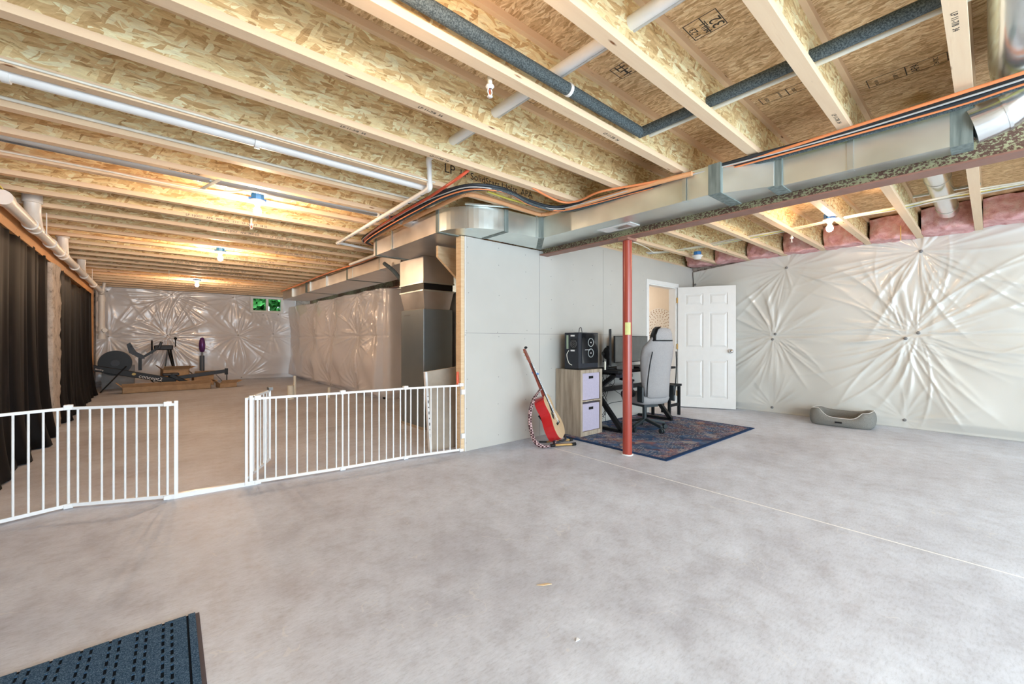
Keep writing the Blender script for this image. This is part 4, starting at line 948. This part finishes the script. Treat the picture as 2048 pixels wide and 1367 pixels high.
for z, n_ in ((.345, 0), (.22, 1)):
    m = MB()
    for r in (.05, .047): m.tube([(.215+r*cos(a), -.003, z-.03+r*sin(a)) for a in [2*pi*i/28 for i in range(29)]], .0025, 6)
    f_ = m.build('glowing_fan', flat('ring_grey', (.42, .47, .47), .3), t)
    m = MB(); m.add([(.205, -.004, z-.037), (.225, -.004, z-.037), (.215, -.004, z-.018)], [(0, 1, 2)]); m.build('fan_emblem', M['paper'], f_, solid=.001)
MB().box(.11, .20, -.004, -.001, .225, .23).build('light_strip', M['paper'], t)
MB().box(.0, TW, .0, TD, 0, .015).build('feet', M['black'], t)
MB().tube(smooth([(-.005, .15, .22), (-.05, .14, .17), (-.04, .12, .08), (-.005, .1, .05)]), .004, 6).build('rear_cable', M['nmwhite'], t)
MB().tube(smooth([(.12, .1, TH), (.13, .1, TH+.05), (.16, .1, TH+.06), (.18, .1, TH)]), .004, 6).build('top_cable', M['black'], t)
tag(MB().box(0, .09, 0, .12, 0, .003).build('paper_tag', M['greyplastic'], loc=(3.80, 3.13, 1.2075)), 'small grey card lying on top of the computer tower', 'card')
# desk
t = thing('computer_desk', 'black Z-leg computer desk against the drywall behind the chair', 'desk', (4.16, 2.88, .009))
MB().box(0, 1.36, .0, .56, .715, .745).build('desk_top', M['blackmatte'], t, bevel=.004)
for x in (.10, 1.26):
    o = MB(); o.bar((x, -.0, .02), (x, .52, .02), .05, .035); o.bar((x, .02, .03), (x, .42, .48), .05, .05); o.bar((x, .42, .46), (x, .10, .70), .05, .05); o.bar((x, .03, .70), (x, .5, .70), .05, .03)
    o.build('leg', M['black'], t)
MB().bar((.10, .42, .47), (1.26, .42, .47), .03, .06).build('crossbar', M['black'], t)
MB().box(.04, .30, .0, .06, .66, .70).build('cup_holder_rail', M['graph'], t)
def onDesk(x, y, z=.756): return (x, y, z)
t = thing('monitor', 'wide dark monitor screen facing out from the desk against the wall', 'monitor', onDesk(5.03, 3.26))
MB().box(-.40, .40, .0, .022, .06, .42).build('bezel', M['black'], t, bevel=.004); MB().box(-.39, .39, -.002, 0, .072, .41).build('screen', M['screen'], t)
MB().box(-.03, .03, .022, .06, .01, .25).build('stand_neck', M['black'], t); MB().box(-.13, .13, -.06, .10, 0, .01).build('stand_base', M['black'], t)
t = thing('monitor', 'upright monitor seen edge-on beside the wide screen', 'monitor', onDesk(4.44, 3.20), 0)
Rz = Matrix.Rotation(radians(-33), 3, 'Z')
for nm, c, dm_, mt in (('bezel', (0, 0, .27), (.28, .022, .46), 'black'), ('screen', (0, -.012, .27), (.26, .002, .44), 'screen'), ('stand_neck', (0, .03, .15), (.04, .03, .28), 'black'), ('stand_base', (0, .0, .006), (.2, .16, .012), 'black')):
    MB().cbox(Matrix.Rotation(radians(38), 3, 'Z')@Vector(c), dm_, Matrix.Rotation(radians(38), 3, 'Z')).build(nm, M[mt], t)
t = thing('microphone', 'black microphone with round pop filter right of the computer tower', 'microphone', onDesk(4.20, 3.08))
MB().tube([(0, .02, 0), (0, .02, .10)], .012, 8).build('mount', M['cpvc'], t)
MB().lathe([(.0001, -.006), (.07, -.004), (.075, 0), (.07, .004), (.0001, .006)], (0, 0, .20), 24, Matrix.Rotation(radians(68), 3, 'Z')@Matrix.Rotation(pi/2, 3, 'X')).build('pop_filter', M['blackmatte'], t)
MB().tube([(.02, .03, .17), (.05, .08, .2)], .03, 12).build('mic_body', M['black'], t)
MB().tube([(.02, .06, .1), (.28, .25, .13)], .01, 8).build('boom_arm', M['black'], t)
tag(MB().box(-.22, .22, -.07, .07, 0, .022).build('keyboard', M['graph'], loc=onDesk(4.95, 3.03), bevel=.005), 'dark keyboard lying on the desk in front of the wide monitor', 'keyboard')
tag(MB().box(-.1, .1, -.06, .06, 0, .05).build('docking_box', M['greyplastic'], loc=onDesk(4.45, 2.98), bevel=.01), 'small dark box at the front left of the desk', 'box')
tag(MB().sphere((0, 0, .02), .03, sc=(1, 1.5, .65)).build('mouse', M['black'], loc=onDesk(5.3, 3.0)), 'black computer mouse right of the keyboard', 'mouse')
t = thing('headset', 'black headset hanging under the front of the desk by the red column', 'headset', (4.30, 2.84, .50))
MB().tube(smooth([(-.08, 0, .0), (-.09, 0, .10), (-.05, 0, .17), (0, 0, .19), (.05, 0, .17), (.09, 0, .10), (.08, 0, .0)]), .012, 8).build('headband', M['graph'], t)
for s_ in (-1, 1): MB().tube([(.055*s_-.02*s_, -.0, -.02), (.055*s_+.025*s_, .0, -.02)], .05, 18).build('ear_cup', M['black'], t)
MB().box(-.015, .015, -.005, .02, -.0, .22).build('hook', M['black'], t)
G3 = 'loose cables tangled under the desk'
for i in range(9):
    s0 = random.Random(40+i); x = s0.uniform(4.2, 4.75); P0 = [(x, 3.3, .72)]
    for j in range(5): P0.append((x+s0.uniform(-.13, .13), 3.3+s0.uniform(-.1, .1), .6-.125*j+s0.uniform(-.03, .05)))
    tubething('cable', 'thin black cable hanging in a tangle beneath the desk', 'cable', P0, .0035, M['black'], k=5, n=6, group=G3)
t = thing('stool', 'dark wooden stool standing beyond the desk near the doorway', 'stool', (5.80, 3.18, .009))
MB().box(-.17, .17, -.16, .16, .43, .46).build('stool_seat', M['blackmatte'], t)
for sx_ in (-1, 1):
    for sy_ in (-1, 1): MB().bar((.14*sx_, .13*sy_, 0), (.14*sx_, .13*sy_, .43), .035, .035).build('leg', M['blackmatte'], t)
MB().box(-.14, .14, -.14, -.12, .14, .18).build('rung', M['blackmatte'], t)

# ------------------------------------------------------------------ office chair
t = thing('gaming_chair', 'grey fabric high-back gaming chair turned towards the desk', 'chair', (4.66, 2.84, .009), radians(-20)); t.scale = (.86, .9, .975)
def loft(secs, n=28, p=3.2):
    P = []
    for (z, w, dpt, yc, cv) in secs:
        row = []
        for k in range(n+1):
            a = 2*pi*k/n; c, s_ = cos(a), sin(a); x = w*abs(c)**(2/p)*(1 if c > 0 else -1); y = dpt*abs(s_)**(2/p)*(1 if s_ > 0 else -1)
            row.append((x, yc+y+cv*(x/w)**2, z))
        P.append(row)
    return P
bk = [(.43, .14, .03, -.26, .0), (.45, .20, .05, -.265, .02), (.55, .22, .055, -.275, .05), (.68, .235, .055, -.29, .07), (.82, .25, .055, -.31, .085), (.95, .265, .055, -.33, .085), (1.05, .255, .05, -.345, .07), (1.12, .20, .048, -.355, .04), (1.17, .165, .047, -.36, .02), (1.22, .15, .045, -.365, .01), (1.27, .11, .035, -.37, 0), (1.285, .05, .015, -.372, 0)]
back = MB().grid(loft(bk), flip=True).build('backrest', M['chairfab'], t)
hp = [(1.10, .10, .03, -.285, 0), (1.13, .135, .05, -.29, 0), (1.18, .14, .055, -.295, 0), (1.22, .125, .045, -.30, 0), (1.245, .08, .02, -.305, 0)]
MB().grid(loft(hp), flip=True).build('head_cushion', M['chairfab'], t)
MB().grid(loft([(1.125, .175, .056, -.352, .02), (1.14, .178, .058, -.354, .02)]), flip=True).build('strap', M['black'], t)
m = MB()
m.grid([[(x, y, z) for x, y, z in ((-.16-.0, -.36+dy, 1.13), (-.155, -.36+dy, 1.2), (-.12, -.362+dy, 1.27), (-.08, -.365+dy, 1.295))] for dy in (-.05, 0, .05)]); m.build('head_strap', M['black'], t, solid=.012)
for s_ in (-1, 1):
    MB().tube(smooth([(.235*s_, -.33, .46), (.24*s_, -.345, .62), (.225*s_, -.375, .85), (.20*s_, -.395, 1.0)]), .008, 8).build('side_piping', M['black'], t)
    m = MB(); m.cbox((.27*s_, -.24, .48), (.035, .12, .20)); m.build('recline_bracket', M['chairblue'], t, bevel=.02)
    MB().bar((.30*s_, -.05, .36), (.31*s_, -.05, .62), .03, .05).build('armrest_post', M['chairblue'], t)
    MB().cbox((.31*s_, .0, .64), (.08, .25, .03)).build('armrest_pad', M['black'], t, bevel=.012)
MB().grid(loft([(.34, .20, .20, .0, 0), (.36, .25, .25, 0, 0), (.42, .27, .27, 0, 0), (.455, .26, .26, 0, 0), (.47, .18, .2, 0, 0), (.472, .02, .02, 0, 0)], p=5), flip=True).build('seat', M['chairfab'], t)
MB().box(-.12, .12, -.14, .14, .30, .345).build('tilt_plate', M['chairblue'], t)
MB().tube([(0, 0, .12), (0, 0, .31)], .03, 16).build('gas_lift', M['chairblue'], t)
for i in range(5):
    a = radians(72*i+42+18); u = Vector((cos(a), sin(a), 0))
    MB().bar(u*.03+Vector((0, 0, .125)), u*.31+Vector((0, 0, .075)), .045, .035).build('base_leg', M['chairblue'], t, bevel=.008)
    r_ = Vector((-u.y, u.x, 0)); c = u*.31+Vector((0, 0, .03)); cs = MB(); cs.tube([c-r_*.03, c-r_*.008], .03, 16); cs.tube([c+r_*.008, c+r_*.03], .03, 16); cs.tube([c, c+Vector((0, 0, .05))], .01, 8); cs.build('caster', M['chairblue'], t)

# ------------------------------------------------------------------ guitar and stand
t = thing('acoustic_guitar', 'red acoustic guitar with pale wood top leaning on a small stand', 'guitar')
Bt = Vector((3.345, 3.01, .085)); Tp = Vector((3.05, 3.32, 1.05)); up = (Tp-Bt).normalized()
nrm = Vector((.54, -.84, 0)); nrm = (nrm-up*nrm.dot(up)).normalized(); sd = up.cross(nrm)
Mg = Matrix((sd, nrm, up)).transposed().to_4x4(); Mg.translation = Bt; t.matrix_world = Mg   # local: x side, y = out of soundboard, z along neck
half = [(0, 0), (.10, .006), (.17, .05), (.195, .11), (.19, .17), (.155, .235), (.128, .28), (.125, .31), (.14, .36), (.147, .41), (.13, .455), (.08, .482), (.028, .488)]
hs = [(p.x, p.z) for p in smooth([(a, 0, b) for a, b in half], 4)]
ol = hs+[(-x, z) for x, z in reversed(hs[1:])]
MG = Matrix.Rotation(pi/2, 4, 'X')   # (x,y,z)->(x,-z,y)
m = MB(); m.prism(ol, .0, .11, MG, smooth=False); body = m.build('body', M['cherry'], t, bevel=.003)
m = MB(); m.prism([(x*.985, z*.988+.003) for x, z in ol], -.003, .0005, MG); m.build('soundboard', M['spruce'], t)
MB().lathe([(.0001, 0), (.05, 0), (.05, .002), (.0001, .002)], (0, .0045, .325), 28, Matrix.Rotation(-pi/2, 3, 'X')).build('sound_hole', M['black'], t)
MB().prism([(-.05, .30), (-.02, .255), (-.075, .215), (-.10, .25), (-.085, .29)], -.005, -.003, MG).build('pickguard', M['black'], t)
MB().box(-.06, .06, .003, .012, .145, .17).build('bridge', M['black'], t, bevel=.003)
m = MB(); m.add([(-.028, .004, .40), (.028, .004, .40), (.021, .004, .86), (-.021, .004, .86), (-.024, -.03, .46), (.024, -.03, .46), (.018, -.018, .86), (-.018, -.018, .86)], [(0, 1, 2, 3), (4, 7, 6, 5), (0, 3, 7, 4), (1, 5, 6, 2), (2, 6, 7, 3), (0, 4, 5, 1)]); m.build('neck', M['mahog'], t)
MB().box(-.026, .026, .004, .0085, .37, .86).build('fretboard', M['black'], t)
m = MB(); m.prism([(-.022, .86), (.022, .86), (.035, .90), (.033, 1.03), (-.033, 1.03), (-.035, .90)], .0, .014, MG); o = m.build('headstock', M['mahog'], t); o.rotation_euler = (radians(0), 0, 0)
for s_ in (-1, 1):
    for z in (.92, .96, 1.0): MB().tube([(.03*s_, -.01, z), (.058*s_, -.01, z)], .006, 8).build('tuner', M['brass'], t)
for i in range(6):
    x = -.019+.0076*i; MB().tube([(x*1.3, .014, .16), (x, .0115, .86)], .0007, 4, caps=False).build('string', M['chrome'], t)
# strap hanging behind
iv = Mg.inverted()
wp = [Vector((3.155, 3.16, .60)), Vector((3.05, 3.16, .50)), Vector((2.99, 3.16, .35)), Vector((2.975, 3.13, .2)), Vector((2.99, 3.08, .07)), Vector((3.06, 3.02, .02)), Vector((3.16, 2.99, .03)), Vector((3.23, 3.02, .10))]
sp_ = [iv@p for p in smooth(wp, 6)]; ms = MB(); rows = []
vd = iv.to_3x3()@Vector((.755, -.656, 0)); 
for i, p in enumerate(sp_):
    tn = (sp_[min(i+1, len(sp_)-1)]-sp_[max(i-1, 0)]).normalized(); wv_ = (iv.to_3x3()@Vector((.45, -.5, .4))); wv_ = (wv_-tn*wv_.dot(tn)).normalized()*.019; rows.append([p-wv_, p+wv_])
ms.grid(rows)
n = NT('woven_strap', .9); ck = n.n('ShaderNodeTexChecker', Scale=52.0); n.l(n.coord(rot=(.7, .7, .4)), ck.inputs['Vector']); M['strapf'] = n.col(n.mix(ck.outputs['Fac'], (.06, .02, .025), (.60, .42, .42)))
ms.build('guitar_strap', M['strapf'], t, solid=.003)
tag(MB().cbox((0, 0, 0), (.075, .014, .018)).build('capo', M['blue'], loc=Mg@Vector((-.005, .0, .74)), bevel=.004), 'dark blue capo clipped on the guitar neck', 'capo').rotation_euler = (0, radians(14), radians(-40))
tag(MB().sphere((0, 0, 0), .017, sc=(1.3, .8, .8)).build('tuner_clip', M['black'], loc=Mg@Vector((.02, .012, 1.035))), 'small black clip-on tuner at the top of the guitar headstock', 'tuner')
t = thing('guitar_stand', 'low folding guitar stand with brass-coloured feet under the guitar', 'stand', (3.18, 3.0, 0))
MB().tube([(-.02, -.03, .03), (.20, -.09, .014)], .012, 10).build('foot_bar', M['brass'], t); MB().tube([(.02, .12, .03), (.33, .06, .014)], .011, 10).build('foot_bar', M['brass'], t)
for a, b in (((.19, -.087, .016), (.235, -.10, .016)), ((.32, .062, .016), (.36, .054, .016)), ((-.06, -.02, .03), (-.015, -.032, .03))): MB().tube([a, b], .0165, 12).build('rubber_foot', M['black'], t)
MB().tube(smooth([(-.02, -.03, .03), (.03, .03, .09), (.06, .1, .13), (.0, .22, .30)]), .011, 10).build('upright', M['graph'], t)
m = MB(); m.tube(smooth([(.0, .0, .045), (.06, -.03, .055), (.16, -.02, .06), (.24, .06, .07), (.26, .10, .10)]), .012, 10); m.build('cradle_arm', M['graph'], t)
m = MB(); m.tube([(.02, .12, .03), (-.01, .2, .02)], .01, 8); m.build('rear_leg', M['graph'], t)

# ------------------------------------------------------------------ pet bed
t = thing('pet_bed', 'low grey fabric pet bed on the floor against the right wall', 'pet bed', (6.90, 1.29, 0), radians(4)); t.scale = (1, .88, 1)
def bolster():
    P = []; n = 72
    for i in range(n+1):
        a = 2*pi*i/n; c, s_ = cos(a), sin(a); ex = .46
        x = .22*abs(c)**ex*(1 if c > 0 else -1); y = .36*abs(s_)**ex*(1 if s_ > 0 else -1)
        front = max(0, -c)*max(0, 1-(abs(y)/.25)**4) if abs(y) < .25 else 0
        h = .21-.10*front + .012*sin(3*a)
        if c > 0: h = .195-.03*max(0, 1-(abs(y)/.28)**4)
        ux, uy = x/hypot(x, y)*1, y/hypot(x, y)
        prof = [(-.015, 0), (.012, .015), (.025, .06), (.03, .11), (.02, .9), (.0, 1.0), (-.03, .97), (-.05, .8), (-.055, .3), (-.05, .05)]
        row = []
        for k, (o_, zf) in enumerate(prof):
            z = zf if k < 3 else zf*h
            if k == 3: z = h*.6
            row.append((x+ux*o_, y+uy*o_, z+.002))
        P.append(row)
    return P
P = bolster(); MB().grid(P, flip=False).build('bolster', M['bedfab'], t, subs=1)
MB().tube([Vector(r[5])+Vector((0, 0, .002)) for r in P], .005, 6, caps=False).build('piping', M['piping'], t)
MB().grid(loft([(.01, .19, .33, 0, 0), (.05, .2, .34, 0, 0), (.075, .17, .31, 0, 0), (.085, .05, .1, 0, 0), (.086, .001, .001, 0, 0)], p=4), flip=True).build('inner_cushion', M['bedin'], t)
MB().box(-.262, -.256, -.03, .05, .055, .075).build('brand_patch', M['black'], t)

# ------------------------------------------------------------------ doormat
t = thing('doormat', 'dark blue ribbed doormat at the bottom left of the floor', 'doormat', (.15, 2.125, 0), radians(-1.5))
m = MB(); m.box(-.90, 0, -.62, 0, 0, .008); m.build('rubber_backing', M['rubber'], t, bevel=.002)
M['matdark'] = flat('mat_groove', (.008, .014, .024), .9, 0, .1)
MB().box(-.895, -.014, -.615, -.006, .008, .0112).build('carpet_base', M['matdark'], t)
m = MB()
m.box(-.036, -.014, -.614, -.007, .0112, .0165)
xs = -.043; k = 0
while xs > -.88:
    w = .040 if k % 2 == 0 else .017
    m.box(xs-w, xs, -.614, -.010, .0112, .0165)
    y = -.010-(.018 if k % 2 else 0)
    while y > -.60:
        m.box(xs-w-.0095, xs-w+.001, y-.011, y, .0112, .0162); y -= .046
    xs -= w+.0085; k += 1
m.build('ribbed_carpet', M['matf'], t)
# floor debris
tag(MB().add([(0, 0, .002), (.05, .012, .003), (.07, .004, .004), (.03, -.006, .003)], [(0, 1, 2, 3)]).build('wood_chip', M['pine2'], loc=(1.33, 1.36, 0), solid=.003), 'tiny pale wood chip lying mid-floor in front', 'debris').rotation_euler = (0, 0, -.7)
tag(MB().add([(0, 0, .002), (.018, .01, .004), (.02, -.004, .003)], [(0, 1, 2)]).build('paper_scrap', M['paper'], loc=(1.19, 1.01, 0), solid=.002), 'tiny white paper scrap on the floor near the bottom edge', 'debris')

# ------------------------------------------------------------------ hallway art and lamp
t = thing('wall_art', 'round carved white openwork panel on the hallway wall', 'wall art', (XR-.02, 4.13, 1.42))
MB().tube([(-.004, 0, 0), (.012, 0, 0)], .30, 48).build('carved_disc', M['white'], t)
m = MB()
for r, q, a1, b1, tilt in ((.275, 30, .016, .008, .6), (.24, 26, .020, .009, -.6), (.205, 22, .014, .008, .7), (.16, 16, .017, .008, -.5), (.125, 16, .013, .006, .6), (.07, 8, .014, .007, .0), (.03, 6, .007, .004, 0)):
    for k in range(q):
        a0 = 2*pi*k/q+r*9; c = Vector((-.0055, r*cos(a0), r*sin(a0))); u = Vector((0, cos(a0+tilt), sin(a0+tilt))); w = Vector((0, -u.z, u.y))
        m.add([c+u*a1*cos(b)+w*b1*sin(b) for b in [2*pi*i/8 for i in range(8)]], [tuple(range(7, -1, -1))])
m.build('carving_shade', flat('carving_shade_brown', (.42, .32, .25), .9), t, solid=.001)  # dark ellipses on the solid disc: shade in the openings put into colour
t = thing('ceiling_lamp', 'warm hallway ceiling lamp beyond the open door', 'lamp', (6.4, 5.0, 2.355))
MB().lathe([(.0001, -.08), (.09, -.06), (.13, 0), (.0001, 0)], (0, 0, 0), 20).build('lamp_dome', (lambda n: (n.b.inputs['Emission Color'].__setattr__('default_value', (1, .84, .68, 1)), n.b.inputs['Emission Strength'].__setattr__('default_value', 85), n.m)[2])(NT('dome_glow')), t)
